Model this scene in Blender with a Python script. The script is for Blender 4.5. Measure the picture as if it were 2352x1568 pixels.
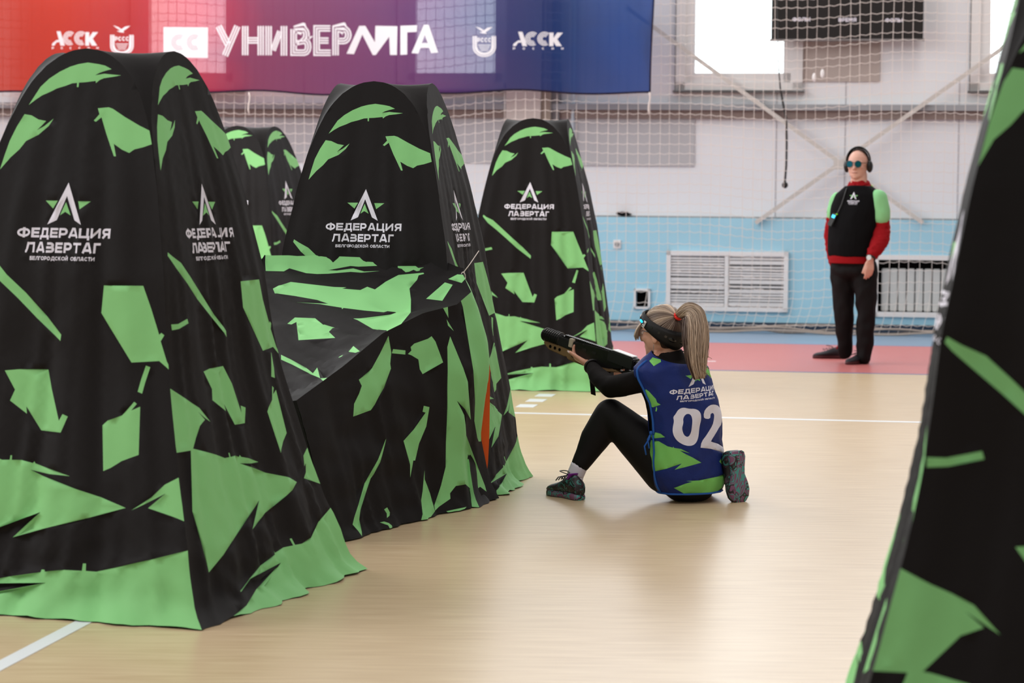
import bpy, bmesh, math, random
import numpy as np
from mathutils import Vector, Matrix, noise
from mathutils.geometry import delaunay_2d_cdt
for o in list(bpy.data.objects): bpy.data.objects.remove(o)
SC = bpy.context.scene; COL = SC.collection
random.seed(7)

# ------------------------------------------------------------------ camera
F = 85/36*2352; CX, CY = 1176, 784; H = 1.45; PITCH = math.radians(3.65); ROLL = 0.008; YAW = math.radians(9.2)
fwd = np.array([0, math.cos(PITCH), -math.sin(PITCH)]); r0 = np.array([1., 0, 0]); u0 = np.cross(r0, fwd)
RR = r0*math.cos(ROLL)+u0*math.sin(ROLL); UU = u0*math.cos(ROLL)-r0*math.sin(ROLL)
OO = np.array([0, 0, H])
cam = bpy.data.cameras.new('camera'); cam.lens = 85; cam.sensor_width = 36; cam.clip_end = 200
cam.dof.use_dof = True; cam.dof.focus_distance = 11.1; cam.dof.aperture_fstop = 4.5
co = bpy.data.objects.new('camera', cam); COL.objects.link(co); SC.camera = co
co.matrix_world = Matrix(((RR[0], UU[0], -fwd[0], 0), (RR[1], UU[1], -fwd[1], 0), (RR[2], UU[2], -fwd[2], H), (0, 0, 0, 1)))
# ------------------------------------------------------------------ light and exposure
SC.view_settings.view_transform = 'Standard'; SC.view_settings.look = 'None'
SC.view_settings.exposure = 0.0; SC.view_settings.gamma = 1; SC.view_settings.use_curve_mapping = False
wd = bpy.data.worlds.new('hall_daylight'); SC.world = wd; wd.use_nodes = True
wd.node_tree.nodes['Background'].inputs[0].default_value = (1.0, .975, .95, 1); wd.node_tree.nodes['Background'].inputs[1].default_value = .44
HX = np.array([math.cos(YAW), -math.sin(YAW), 0]); HY = np.array([math.sin(YAW), math.cos(YAW), 0])
def hp(u, v, z): return Vector(HX*u+HY*v+np.array([0, 0, z]))
def area_light(name, loc, aim, sx, sy, power, col=(1, 1, 1)):
    l = bpy.data.lights.new(name, 'AREA'); l.shape = 'RECTANGLE'; l.size = sx; l.size_y = sy; l.energy = power; l.color = col
    o = bpy.data.objects.new(name, l); COL.objects.link(o); o.location = loc
    o.rotation_euler = (Vector(aim)-Vector(loc)).to_track_quat('-Z', 'Y').to_euler()
for i, (u, v) in enumerate(((-5, 6), (1, 6), (-5, 14), (1, 14), (-5, 21), (1, 21))):      # ceiling lamps of the hall
    area_light('ceiling_lamp', hp(u, v, 7.5), hp(u, v, 0), 1.6, 4.0, 130, (1, .97, .93))
area_light('added_side_light', hp(-11, 13, 5.5), hp(-1, 12, .5), 20, 3, 1500, (.98, .99, 1))  # unseen light added on the left to bring out folds and floor shadows
area_light('high_window_row', hp(-3, 24.6, 5.2), hp(-3, 12, 0), 12, 2.2, 380, (.95, .98, 1))

# ------------------------------------------------------------------ geometry of the view (pixel -> point)
def ray(x, y): return fwd+RR*((x-CX)/F)-UU*((y-CY)/F)
def at_z(x, y, z=0): d = ray(x, y); return OO+d*((z-H)/d[2])
def at_y(x, y, Y): d = ray(x, y); return OO+d*(Y/d[1])
def at_v(x, y, v): d = ray(x, y); return OO+d*(v/(d@HY))
def wuz(x, y, v): p = at_v(x, y, v); return p@HX, p[2]

# ------------------------------------------------------------------ materials
def lin(c): return tuple(((v/255)/12.92 if v/255 <= .04045 else ((v/255+.055)/1.055)**2.4) for v in c)
def mat(name, rgb, rough=.6, spec=.3, bump=0, bscale=40, metal=0, sheen=0, var=0, vscale=8, emit=0, coat=0):
    m = bpy.data.materials.new(name); m.use_nodes = True; nt = m.node_tree; b = nt.nodes['Principled BSDF']
    c = lin(rgb)+(1,)
    b.inputs['Base Color'].default_value = c; b.inputs['Roughness'].default_value = rough
    b.inputs['Specular IOR Level'].default_value = spec; b.inputs['Metallic'].default_value = metal
    if sheen: b.inputs['Sheen Weight'].default_value = sheen; b.inputs['Sheen Roughness'].default_value = .5
    if coat: b.inputs['Coat Weight'].default_value = coat
    if emit: b.inputs['Emission Color'].default_value = c; b.inputs['Emission Strength'].default_value = emit
    if bump or var:
        tc = nt.nodes.new('ShaderNodeTexCoord')
    if bump:
        n = nt.nodes.new('ShaderNodeTexNoise'); n.inputs['Scale'].default_value = bscale; n.inputs['Detail'].default_value = 4
        bp = nt.nodes.new('ShaderNodeBump'); bp.inputs['Strength'].default_value = bump; bp.inputs['Distance'].default_value = .01
        nt.links.new(tc.outputs['Object'], n.inputs['Vector']); nt.links.new(n.outputs['Fac'], bp.inputs['Height']); nt.links.new(bp.outputs['Normal'], b.inputs['Normal'])
    if var:
        n = nt.nodes.new('ShaderNodeTexNoise'); n.inputs['Scale'].default_value = vscale; n.inputs['Detail'].default_value = 5
        mx = nt.nodes.new('ShaderNodeMix'); mx.data_type = 'RGBA'
        mx.inputs['A'].default_value = tuple(min(1, v*(1+var)) for v in c[:3])+(1,); mx.inputs['B'].default_value = tuple(v*(1-var) for v in c[:3])+(1,)
        nt.links.new(tc.outputs['Object'], n.inputs['Vector']); nt.links.new(n.outputs['Fac'], mx.inputs['Factor']); nt.links.new(mx.outputs['Result'], b.inputs['Base Color'])
    return m
M = {}
M['cblack'] = mat('black_cover_fabric', (19, 15, 15.5), .7, .2, .07, 30)
M['cgreen'] = mat('green_cover_fabric', (132, 196, 126), .65, .2, .07, 30)
M['cwhite'] = mat('white_print', (222, 219, 232), .6, .2)
M['orange'] = mat('orange_lining', (232, 96, 40), .6, .2)
M['cord'] = mat('net_cord', (224, 212, 205), .8, .1)
M['white'] = mat('white_paint', (225, 222, 222), .5, .3)
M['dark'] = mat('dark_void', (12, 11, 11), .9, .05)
M['plastic'] = mat('black_plastic', (22, 20, 20), .38, .5)
M['knit'] = mat('black_knit', (20, 16, 16), .85, .12)
M['skin'] = mat('skin', (205, 152, 128), .5, .35, var=.06, vscale=30)
M['red'] = mat('red_fleece', (142, 14, 22), .85, .15, .5, 60)
M['steel'] = mat('steel', (150, 150, 150), .35, .5, metal=.8)

# ------------------------------------------------------------------ object helpers
def link(name, mesh, mats, parent=None):
    for m in (mats if isinstance(mats, (list, tuple)) else [mats]):
        if m.name not in [x.name for x in mesh.materials if x]: mesh.materials.append(m)
    o = bpy.data.objects.new(name, mesh); COL.objects.link(o)
    if parent: o.parent = parent; o.matrix_parent_inverse = parent.matrix_world.inverted() if parent.type != 'EMPTY' else Matrix.Translation(parent.location).inverted()
    return o
def tag(o, label, cat=None, group=None, kind=None):
    if label: o['label'] = label
    if cat: o['category'] = cat
    if group: o['group'] = group
    if kind: o['kind'] = kind
    return o
def empty(name, loc, label, cat, group=None):
    o = bpy.data.objects.new(name, None); COL.objects.link(o); o.location = loc; o.empty_display_size = .1
    return tag(o, label, cat, group)
def struct(o): o['kind'] = 'structure'; return o
class MB:
    def __init__(s): s.v = []; s.f = []; s.m = []
    def add(s, vs, fs, m=0):
        k = len(s.v); s.v += [tuple(v) for v in vs]; s.f += [tuple(i+k for i in f) for f in fs]; s.m += [m]*len(fs); return s
    def box(s, c, ax, ay, az, m=0):          # centre and three half-vectors
        c, ax, ay, az = (Vector(q) for q in (c, ax, ay, az))
        vs = [c+ax*i+ay*j+az*k for i in (-1, 1) for j in (-1, 1) for k in (-1, 1)]
        return s.add(vs, [(0, 1, 3, 2), (4, 6, 7, 5), (0, 4, 5, 1), (2, 3, 7, 6), (0, 2, 6, 4), (1, 5, 7, 3)], m)
    def hbox(s, u0_, u1, v0, v1, z0, z1, m=0):  # box in hall coordinates
        return s.box(hp((u0_+u1)/2, (v0+v1)/2, (z0+z1)/2), Vector(HX)*((u1-u0_)/2), Vector(HY)*((v1-v0)/2), (0, 0, (z1-z0)/2), m)
    def tube(s, pts, r, n=8, m=0, cap=True, flat=None):
        pts = [Vector(p) for p in pts]; N = len(pts); rr = r if isinstance(r, (list, tuple)) else [r]*N
        ref = None; rings = []
        for i, p in enumerate(pts):
            d = (pts[min(i+1, N-1)]-pts[max(i-1, 0)])
            d = d.normalized() if d.length > 1e-9 else Vector((0, 0, 1))
            if ref is None: ref = Vector((0, 0, 1)) if abs(d.z) < .9 else Vector((1, 0, 0))
            a = (ref-d*ref.dot(d)).normalized(); b = d.cross(a); ref = a
            fa, fb = flat if flat else (1, 1)
            rings.append([p+(a*math.cos(t)*fa+b*math.sin(t)*fb)*rr[i] for t in [2*math.pi*j/n for j in range(n)]])
        return s.loft(rings, m, cap)
    def loft(s, rings, m=0, cap=True, closed=True):
        n = len(rings[0]); vs = [v for r in rings for v in r]; fs = []
        for i in range(len(rings)-1):
            for j in range(n if closed else n-1):
                k = (j+1) % n; fs.append((i*n+j, i*n+k, (i+1)*n+k, (i+1)*n+j))
        if cap and closed: fs.append(tuple(range(n-1, -1, -1))); fs.append(tuple((len(rings)-1)*n+j for j in range(n)))
        return s.add(vs, fs, m)
    def ell(s, c, ax, ay, az, n=14, m=0):
        c, ax, ay, az = (Vector(q) for q in (c, ax, ay, az)); vs = [c+az]; k = n//2
        for i in range(1, k):
            t = math.pi*i/k
            for j in range(n): f = 2*math.pi*j/n; vs.append(c+az*math.cos(t)+(ax*math.cos(f)+ay*math.sin(f))*math.sin(t))
        vs.append(c-az); fs = [(0, 1+j, 1+(j+1) % n) for j in range(n)]
        for i in range(k-2):
            for j in range(n): fs.append((1+i*n+j, 1+(i+1)*n+j, 1+(i+1)*n+(j+1) % n, 1+i*n+(j+1) % n))
        L = len(vs)-1; fs += [(L, 1+(k-2)*n+(j+1) % n, 1+(k-2)*n+j) for j in range(n)]
        return s.add(vs, fs, m)
    def chain(s, pr, n=14):                  # limb: tapered tube with round joints, for the remesh
        for p, r in pr: s.ell(p, (r, 0, 0), (0, r, 0), (0, 0, r), n)
        for (p, r), (q, t) in zip(pr, pr[1:]):
            d = Vector(q)-Vector(p); k = 5
            s.tube([Vector(p)+d*i/k for i in range(k+1)], [r+(t-r)*i/k for i in range(k+1)], n)
        return s
    def mesh(s, name, smooth=False, fix=True):
        me = bpy.data.meshes.new(name); me.from_pydata(s.v, [], s.f)
        me.polygons.foreach_set('material_index', s.m)
        if fix:
            bm = bmesh.new(); bm.from_mesh(me); bmesh.ops.recalc_face_normals(bm, faces=bm.faces); bm.to_mesh(me); bm.free()
        if smooth: me.polygons.foreach_set('use_smooth', [True]*len(me.polygons))
        me.update(); return me
    def build(s, name, mats, parent=None, smooth=False, bevel=0):
        me = s.mesh(name, smooth)
        if bevel:
            bm = bmesh.new(); bm.from_mesh(me); bmesh.ops.bevel(bm, geom=bm.edges[:], offset=bevel, segments=2, affect='EDGES', clamp_overlap=True); bm.to_mesh(me); bm.free()
            me.polygons.foreach_set('use_smooth', [False]*len(me.polygons))
        return link(name, me, mats, parent)
    def blob(s, name, vox, smooth=4, fold=0, fscale=12, seed=0, stretch=(1, 1, 1)):   # closed shapes -> one continuous skin
        me = s.mesh(name+'_raw'); o = bpy.data.objects.new(name+'_raw', me); COL.objects.link(o)
        r = o.modifiers.new('r', 'REMESH'); r.mode = 'VOXEL'; r.voxel_size = vox; r.use_smooth_shade = True
        w = o.modifiers.new('s', 'SMOOTH'); w.factor = .5; w.iterations = smooth
        bpy.context.view_layer.update(); dg = bpy.context.evaluated_depsgraph_get()
        res = bpy.data.meshes.new_from_object(o.evaluated_get(dg)); res.name = name
        bpy.data.objects.remove(o)
        if fold:
            for v, nn in zip(res.vertices, [q.normal.copy() for q in res.vertices]):
                p = Vector((v.co.x*stretch[0], v.co.y*stretch[1], v.co.z*stretch[2]))*fscale+Vector((seed, seed*.7, 0))
                k = noise.noise(p); v.co += nn*fold*(abs(k)*-1.6+.4+.5*noise.noise(p*2.3))
        res.polygons.foreach_set('use_smooth', [True]*len(res.polygons)); res.update(); return res

# ------------------------------------------------------------------ printed cloth: exact outlines cut into a sheet
# block lettering drawn as thick strokes (wide grotesque capitals)
def ribbon2(path, w, closed=False):
    n = len(path); A = []; B = []
    def nrm(p, q): dx, dy = q[0]-p[0], q[1]-p[1]; l = math.hypot(dx, dy) or 1; return (-dy/l, dx/l)
    for i, p in enumerate(path):
        a = path[i-1] if (i or closed) else None; c = path[(i+1) % n] if (i < n-1 or closed) else None
        n1 = nrm(a, p) if a else nrm(p, c); n2 = nrm(p, c) if c else n1
        mx, my = n1[0]+n2[0], n1[1]+n2[1]; k = mx*mx+my*my; k = 2/max(k, .35)
        A.append((p[0]+mx*w/2*k, p[1]+my*w/2*k)); B.append((p[0]-mx*w/2*k, p[1]-my*w/2*k))
    if closed: return [[A[i], A[(i+1) % n], B[(i+1) % n], B[i]] for i in range(n)]
    return [[A[i], A[i+1], B[i+1], B[i]] for i in range(n-1)]
def glyph(ch, t=.23):
    h = t/2; arc = lambda cx, cy, rx, ry, a, b, n=8: [(cx+rx*math.cos(math.radians(a+(b-a)*i/n)), cy+ry*math.sin(math.radians(a+(b-a)*i/n))) for i in range(n+1)]
    V = lambda x, y0=0, y1=1: ([(x, y0), (x, y1)], 0); Hh = lambda y, x0=0, x1=1: ([(x0, y), (x1, y)], 0)
    bowl = lambda x0, x1, y0, y1: ([(x0, y1)]+[(x1-(y1-y0)/2+(y1-y0)/2*math.cos(math.radians(q)), (y0+y1)/2+(y1-y0)/2*math.sin(math.radians(q))) for q in range(90, -91, -30)]+[(x0, y0)], 0)
    ring = lambda x0, x1, y0=h, y1=1-h: (arc((x0+x1)/2, (y0+y1)/2, (x1-x0)/2, (y1-y0)/2, 0, 340, 17), 1)
    G = {'Е': (.85, [V(h), Hh(1-h, 0, .85), Hh(.5, 0, .8), Hh(h, 0, .85)]), 'Т': (.95, [Hh(1-h, 0, .95), V(.475)]), 'Г': (.75, [V(h), Hh(1-h, 0, .75)]),
         'П': (1, [V(h), V(1-h), Hh(1-h)]), 'Л': (1.05, [([(.0, h*.9), (.12, h*.9), (.22, .32), (.34, 1)], 0), Hh(1-h, .24, 1.05), V(1.05-h)]), 'Н': (1, [V(h), V(1-h), Hh(.5)]),
         'И': (1.05, [V(h), V(1.05-h), ([(h, .1), (1.05-h, .9)], 0)]), 'Й': (1.05, [V(h), V(1.05-h), ([(h, .1), (1.05-h, .9)], 0), ([(.3, 1.2), (.5, 1.12), (.72, 1.2)], 0)]),
         'Ц': (1.12, [V(h), V(1-h), Hh(h, 0, 1.12), V(1.12-h, -.22, t)]), 'Д': (1.12, [([(.22, h), (.30, .4), (.32, 1)], 0), Hh(1-h, .22, 1.0), V(1-h), Hh(h, 0, 1.12), V(h*.9, -.2, t), V(1.12-h*.9, -.2, t)]),
         'А': (1.12, [([(.12, 0), (.5, 1)], 0), ([(1.0, 0), (.62, 1)], 0), Hh(.27, .2, .92), Hh(.93, .42, .7)]), 'Р': (.92, [V(h), bowl(0, .92-h, .37, 1-h)]),
         'Я': (.98, [V(.98-h), ([(.98-x, y) for x, y in bowl(0, .92-h, .42, 1-h)[0]], 0), ([(.14, 0), (.5, .45)], 0)]), 'Б': (.92, [V(h), Hh(1-h, 0, .85), bowl(0, .92-h, h, .55)]),
         'В': (.92, [V(h), bowl(0, .86-h, .5, 1-h), bowl(0, .92-h, h, .5)]), 'З': (.92, [bowl(.12, .86-h, .5, 1-h), bowl(.05, .92-h, h, .5)]), 'О': (1.1, [ring(h, 1.1-h)]),
         'Ф': (1.35, [ring(h, 1.35-h, .17, .83), V(.675, -.02, 1.02)]), 'С': (1.0, [(arc(.52, .5, .52-h, .5-h, 45, 315, 12), 0)]), 'К': (1, [V(h), ([(.15, .42), (.86, 1)], 0), ([(.42, .58), (.88, 0)], 0)]),
         'М': (1.2, [V(h), V(1.2-h), ([(.14, .95), (.6, .3), (1.06, .95)], 0)]), 'Ы': (1.25, [V(h), bowl(0, .8-h, h, .58), V(1.25-h)]), 'У': (1, [([(.1, 1), (.52, .35)], 0), ([(.92, 1), (.5, .2), (.2, h)], 0)]),
         '0': (.9, [ring(h, .9-h)]), '1': (.5, [V(.35), ([(.05, .75), (.35, .95)], 0)]), '2': (.85, [(arc(.42, .68, .3, .22, 160, -40, 8)+[(.12, h)], 0), Hh(h, 0, .85)]), ' ': (.55, [])}
    w, st = G[ch]; out = []
    for p, cl in st: out += ribbon2(p, t, bool(cl))
    return w, out
def text_polys(txt, x0, x1, y0, y1, t=.23, gap=.13):
    x = 0; P = []
    for ch in txt:
        w, ps = glyph(ch, t); P += [[(x+a, b) for a, b in q] for q in ps]; x += w+gap
    s = (x1-x0)/(x-gap)
    return [[(x0+a*s, y0+b*(y1-y0)) for a, b in q] for q in P]
def inside(p, loop):
    x, y = p; r = False; j = len(loop)-1
    for i in range(len(loop)):
        xi, yi = loop[i]; xj, yj = loop[j]
        if (yi > y) != (yj > y) and x < (xj-xi)*(y-yi)/(yj-yi)+xi: r = not r
        j = i
    return r
def cut_sheet(border, regions, step):            # regions: (loops, material); later ones win
    pts = []; edges = []
    def addloop(L):
        k = len(pts); pts.extend(Vector((a, b)) for a, b in L); n = len(L); edges.extend((k+i, k+(i+1) % n) for i in range(n))
    addloop(border)
    for loops, m, *_ in regions:
        for L in loops: addloop(L)
    X = [p[0] for p in border]; Y = [p[1] for p in border]
    y = min(Y)+step/2; r = 0
    while y < max(Y):
        x = min(X)+step*(.5 if r % 2 else 1.0)
        while x < max(X):
            if inside((x, y), border): pts.append(Vector((x+random.uniform(-.1, .1)*step, y)))
            x += step
        y += step*.87; r += 1
    vo, eo, fo, *_ = delaunay_2d_cdt(pts, edges, [], 0, 1e-6, False)
    boxes = [[(min(p[0] for p in L), max(p[0] for p in L), min(p[1] for p in L), max(p[1] for p in L), L) for L in loops] for loops, m, *_ in regions]
    gbox = [(min(b[0] for b in B), max(b[1] for b in B), min(b[2] for b in B), max(b[3] for b in B)) for B in boxes]
    tris = []; ms = []
    for f in fo:
        c = sum((vo[i] for i in f), Vector((0, 0)))/len(f)
        if not inside(c, border): continue
        k = 0
        for (loops, m, *un), bx, (ga, gb, gc, gd) in zip(regions, boxes, gbox):
            q = False
            if not (ga <= c.x <= gb and gc <= c.y <= gd): continue
            for a, b, cc, d, L in bx:
                if a <= c.x <= b and cc <= c.y <= d and inside(c, L):
                    q = not q
                    if un: q = True; break
            if q: k = m
        tris.append(tuple(f)); ms.append(k)
    return [(v.x, v.y) for v in vo], tris, ms
def sheet_object(name, vs, tris, ms, fn, mats, parent):
    used = sorted({i for t in tris for i in t}); ix = {a: k for k, a in enumerate(used)}
    me = bpy.data.meshes.new(name); me.from_pydata([tuple(fn(*vs[i])) for i in used], [], [tuple(ix[i] for i in t) for t in tris])
    for m in mats: me.materials.append(m)
    me.polygons.foreach_set('material_index', ms); me.polygons.foreach_set('use_smooth', [True]*len(tris)); me.update()
    return link(name, me, [], parent)
# club emblem and lettering in local metres, baseline of the first line at 0
e1 = lambda L: [((x-948)*.000483, .047+(1330-y)*.000483) for x, y in L]
EMB_W = [e1([(950, 1028), (1085, 1332), (1025, 1300), (948, 1125), (880, 1300), (808, 1332)])]
EMB_G = [e1([(770, 1160), (875, 1160), (845, 1217)]), e1([(1040, 1162), (1140, 1163), (1062, 1220)]), e1([(945, 1170), (905, 1265), (945, 1240), (990, 1265)])]
LOGO_T = text_polys('ФЕДЕРАЦИЯ', -.180, .180, 0, .034)+text_polys('ЛАЗЕРТАГ', -.146, .146, -.0525, -.0165)+text_polys('БЕЛГОРОДСКОЙ ОБЛАСТИ', -.128, .128, -.079, -.0655)
def shift(loops, fn): return [[fn(*p) for p in L] for L in loops]

# ------------------------------------------------------------------ floor
def floor_mat():
    m = bpy.data.materials.new('sports_vinyl_wood'); m.use_nodes = True; nt = m.node_tree; b = nt.nodes['Principled BSDF']; N = nt.nodes.new; L = nt.links.new
    tc = N('ShaderNodeTexCoord'); mp = N('ShaderNodeMapping'); mp.inputs['Scale'].default_value = (1.2, 16, 1); L(tc.outputs['Object'], mp.inputs['Vector'])
    n = N('ShaderNodeTexNoise'); n.inputs['Scale'].default_value = 2.7; n.inputs['Detail'].default_value = 7; n.inputs['Roughness'].default_value = .44; L(mp.outputs[0], n.inputs['Vector'])
    cr = N('ShaderNodeValToRGB'); cr.color_ramp.elements[0].position = .3; cr.color_ramp.elements[1].position = .72
    cr.color_ramp.elements[0].color = lin((191, 164, 130))+(1,); cr.color_ramp.elements[1].color = lin((211, 187, 154))+(1,); L(n.outputs['Fac'], cr.inputs[0])
    n2 = N('ShaderNodeTexNoise'); n2.inputs['Scale'].default_value = .5; n2.inputs['Detail'].default_value = 3; L(tc.outputs['Object'], n2.inputs['Vector'])
    r2 = N('ShaderNodeMapRange'); r2.inputs['To Min'].default_value = .26; r2.inputs['To Max'].default_value = .36; L(n2.outputs['Fac'], r2.inputs['Value']); L(r2.outputs[0], b.inputs['Roughness'])
    L(cr.outputs[0], b.inputs['Base Color']); b.inputs['Specular IOR Level'].default_value = .42
    bp = N('ShaderNodeBump'); bp.inputs['Strength'].default_value = .04; L(n.outputs['Fac'], bp.inputs['Height']); L(bp.outputs[0], b.inputs['Normal'])
    return m
M['floor'] = floor_mat()
M['floor_red'] = mat('red_sports_vinyl', (190, 108, 106), .34, .4, var=.05, vscale=3)
M['floor_blue'] = mat('blue_sports_vinyl', (122, 146, 170), .34, .4, var=.05, vscale=3)
M['line_white'] = mat('white_floor_line', (226, 228, 232), .35, .4)
M['line_blue'] = mat('blue_floor_line', (92, 112, 160), .35, .4)
def hall_obj(mb, name, mats, parent=None):
    o = mb.build(name, mats, parent); return o
V_WALL = 25.0
me = MB().hbox(-16, 9, -3, V_WALL+.3, -.1, 0, 0).mesh('floor')
fo_ = struct(link('floor', me, [M['floor'], M['floor_red'], M['floor_blue'], M['line_white'], M['line_blue']]))
zn = MB()
def zone(u0_, u1, v0, v1, m, z): zn.hbox(u0_, u1, v0, v1, -.02, z, m)
zone(-15.9, 8.9, 19.33, 22.8, 1, .0015); zone(-15.9, 8.9, 22.8, 25.0, 2, .0015); zone(-15.9, 8.9, 19.29, 19.34, 4, .002); zone(-15.9, 8.9, 22.78, 22.82, 4, .002)
zone(-2.64, 8.9, 15.27, 15.34, 3, .002)
zone(-2.695, -2.635, -2.9, 13.8, 3, .002)
for k in range(3): zone(-2.52, -2.40, 15.72+k*.42, 15.93+k*.42, 3, .002)
zone(-1.95, -1.55, 20.28, 20.34, 3, .002)
struct(zn.build('floor_markings', [M['floor'], M['floor_red'], M['floor_blue'], M['line_white'], M['line_blue']])).name = 'trim_1'

# ------------------------------------------------------------------ back wall with its windows
def wall_mat():
    m = mat('white_wall_panel', (222, 223, 227), .7, .2, var=.05, vscale=.8); return m
M['wall'] = wall_mat(); M['wall_b'] = mat('blue_wall_padding', (160, 204, 222), .6, .25, .1, 6, var=.05, vscale=2.5)
M['wall_g'] = mat('painted_wall_shade', (180, 179, 182), .7, .2, var=.06, vscale=1.2)
M['beige'] = mat('beige_wall_panel', (176, 164, 158), .7, .2, var=.08, vscale=1)
M['beam_t'] = mat('grey_steel_beam', (150, 152, 156), .6, .3); M['beam_b'] = mat('brown_steel_beam', (140, 124, 118), .7, .2)
M['base'] = mat('navy_baseboard', (36, 50, 68), .6, .3)
M['seam'] = mat('panel_seam', (182, 180, 184), .8, .1)
WINS = [(-8.07, -7.07), (-5.17, -4.17), (-2.24, -1.18), (.74, 1.8)]; WB, WT = 2.56, 4.6
w = MB(); us = [-16]+[x for a, b in WINS for x in (a, b)]+[9]
for i in range(0, len(us), 2): w.hbox(us[i], us[i+1], V_WALL, V_WALL+.25, WB, WT)
w.hbox(-16, 9, V_WALL, V_WALL+.25, 1.1, WB); w.hbox(-16, 9, V_WALL, V_WALL+.25, WT, 7.6); w.hbox(-16, 9, V_WALL, V_WALL+.25, -.1, 1.1)
for u in (-6.3, -3.55, -1.32, -.62, .52, 2.1): w.hbox(u-.006, u+.006, V_WALL-.004, V_WALL, 1.15, WB, 1)
struct(w.build('wall_back', [M['wall'], M['seam']]))
struct(MB().hbox(-3.38, -2.16, V_WALL-.02, V_WALL, 1.68, 2.18).hbox(-7.5, -4.0, V_WALL-.02, V_WALL, 1.7, 2.18).build('trim_2', [M['wall_g']]))  # shade on the white wall below the beam, painted as grey sheets
struct(MB().hbox(-1.13, -.28, V_WALL-.02, V_WALL, 2.55, 4.4).build('trim_3', [M['beige']]))
# blue padded lower wall with openings
b = MB(); z1 = 1.15
HOLES = [(-2.39, -1.20, .215, .79), (-.27, .5, .20, .76), (-2.735, -2.605, .225, .395)]
b.hbox(-16, 9, V_WALL-.12, V_WALL, .79, z1); b.hbox(-16, 9, V_WALL-.12, V_WALL, .06, .20)
xs = [(-16, -2.735), (-2.605, -2.39), (-1.20, -.27), (.5, 9)]
for a, c in xs: b.hbox(a, c, V_WALL-.12, V_WALL, .20, .79)
b.hbox(-2.735, -2.605, V_WALL-.12, V_WALL, .395, .79); b.hbox(-2.735, -2.605, V_WALL-.12, V_WALL, .20, .225)
b.hbox(-2.39, -1.20, V_WALL-.12, V_WALL, .20, .215); b.hbox(-.27, .5, V_WALL-.12, V_WALL, .76, .79)
struct(b.build('trim_4', [M['wall_b']]))
struct(MB().hbox(-16, 9, V_WALL-.14, V_WALL, 0, .085).build('baseboard_back', [M['base']]))
struct(MB().hbox(-16, 9, V_WALL-.02, V_WALL+.02, 1.14, 1.165).build('trim_5', [mat('dusty_ledge', (150, 148, 148), .8, .1, var=.3, vscale=4)]))
bm_ = MB(); bm_.hbox(-16, 9, V_WALL-.12, V_WALL, 2.255, 2.315, 0).hbox(-16, 9, V_WALL-.06, V_WALL, 2.17, 2.255, 1)
struct(bm_.build('trim_6', [M['beam_t'], M['beam_b']]))
cl = MB(); cl.hbox(-4.10, -3.74, V_WALL-.2, V_WALL, 0, 7.5, 0).hbox(-3.74, -3.64, V_WALL-.16, V_WALL, 0, 7.5, 1).hbox(-3.64, -3.56, V_WALL-.10, V_WALL, 0, 7.5, 2)
struct(cl.build('trim_7', [mat('column_cream', (196, 186, 180), .6, .3), mat('column_tan', (150, 136, 124), .6, .3), mat('column_grey', (128, 126, 128), .6, .3)]))
pp = MB().tube([hp(-3.42, V_WALL-.05, z) for z in (1.15, 3, 5, 7.5)], .02, 8)
struct(pp.build('trim_8', [mat('pale_pipe', (188, 200, 208), .5, .3)]))
M['frame'] = mat('white_window_frame', (214, 212, 212), .45, .35); M['seal'] = mat('window_seal', (96, 94, 94), .7, .2)
gm = bpy.data.materials.new('window_glass'); gm.use_nodes = True; nt = gm.node_tree; nt.nodes.remove(nt.nodes['Principled BSDF'])
tr = nt.nodes.new('ShaderNodeBsdfTransparent'); tr.inputs[0].default_value = (.94, .97, .97, 1); gl = nt.nodes.new('ShaderNodeBsdfGlossy'); gl.inputs['Roughness'].default_value = .02; mx = nt.nodes.new('ShaderNodeMixShader'); mx.inputs[0].default_value = .06
nt.links.new(tr.outputs[0], mx.inputs[1]); nt.links.new(gl.outputs[0], mx.inputs[2]); nt.links.new(mx.outputs[0], nt.nodes['Material Output'].inputs[0]); M['glass'] = gm
for i, (a, c) in enumerate(WINS):
    root = MB()
    t = .075
    for (x0, x1, y0, y1) in ((a-.02, a+t, WB-.02, WT), (c-t, c+.02, WB-.02, WT), (a, c, WB-.02, WB+t), (a, c, WT-t, WT)): root.hbox(x0, x1, V_WALL-.03, V_WALL+.08, y0, y1)
    for (x0, x1, y0, y1) in ((a-.12, a-.02, WB-.12, WT), (c+.02, c+.12, WB-.12, WT), (a-.12, c+.12, WB-.10, WB-.02)): root.hbox(x0, x1, V_WALL-.05, V_WALL+.02, y0, y1)
    ro = struct(root.build('window_%d' % (i+1), [M['frame']]))
    MB().hbox(a+t-.008, c-t+.008, V_WALL+.03, V_WALL+.045, WB+t-.008, WT-t).build('window_pane', [M['glass']], ro)
    MB().hbox(a-.125, a-.118, V_WALL-.052, V_WALL, WB-.12, WT).hbox(a-.14, c+.14, V_WALL-.10, V_WALL, WB-.125, WB-.105).build('window_sill', [M['seal']], ro)
sk = mat('overcast_sky', (255, 255, 255), 1, 0); sk.node_tree.nodes['Principled BSDF'].inputs['Base Color'].default_value = (0, 0, 0, 1)
sk.node_tree.nodes['Principled BSDF'].inputs['Emission Color'].default_value = (.96, .98, 1, 1); sk.node_tree.nodes['Principled BSDF'].inputs['Emission Strength'].default_value = 2.7
struct(MB().hbox(-14, 8, 27.5, 27.6, 1.6, 8).build('sky_backdrop', [sk]))
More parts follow.
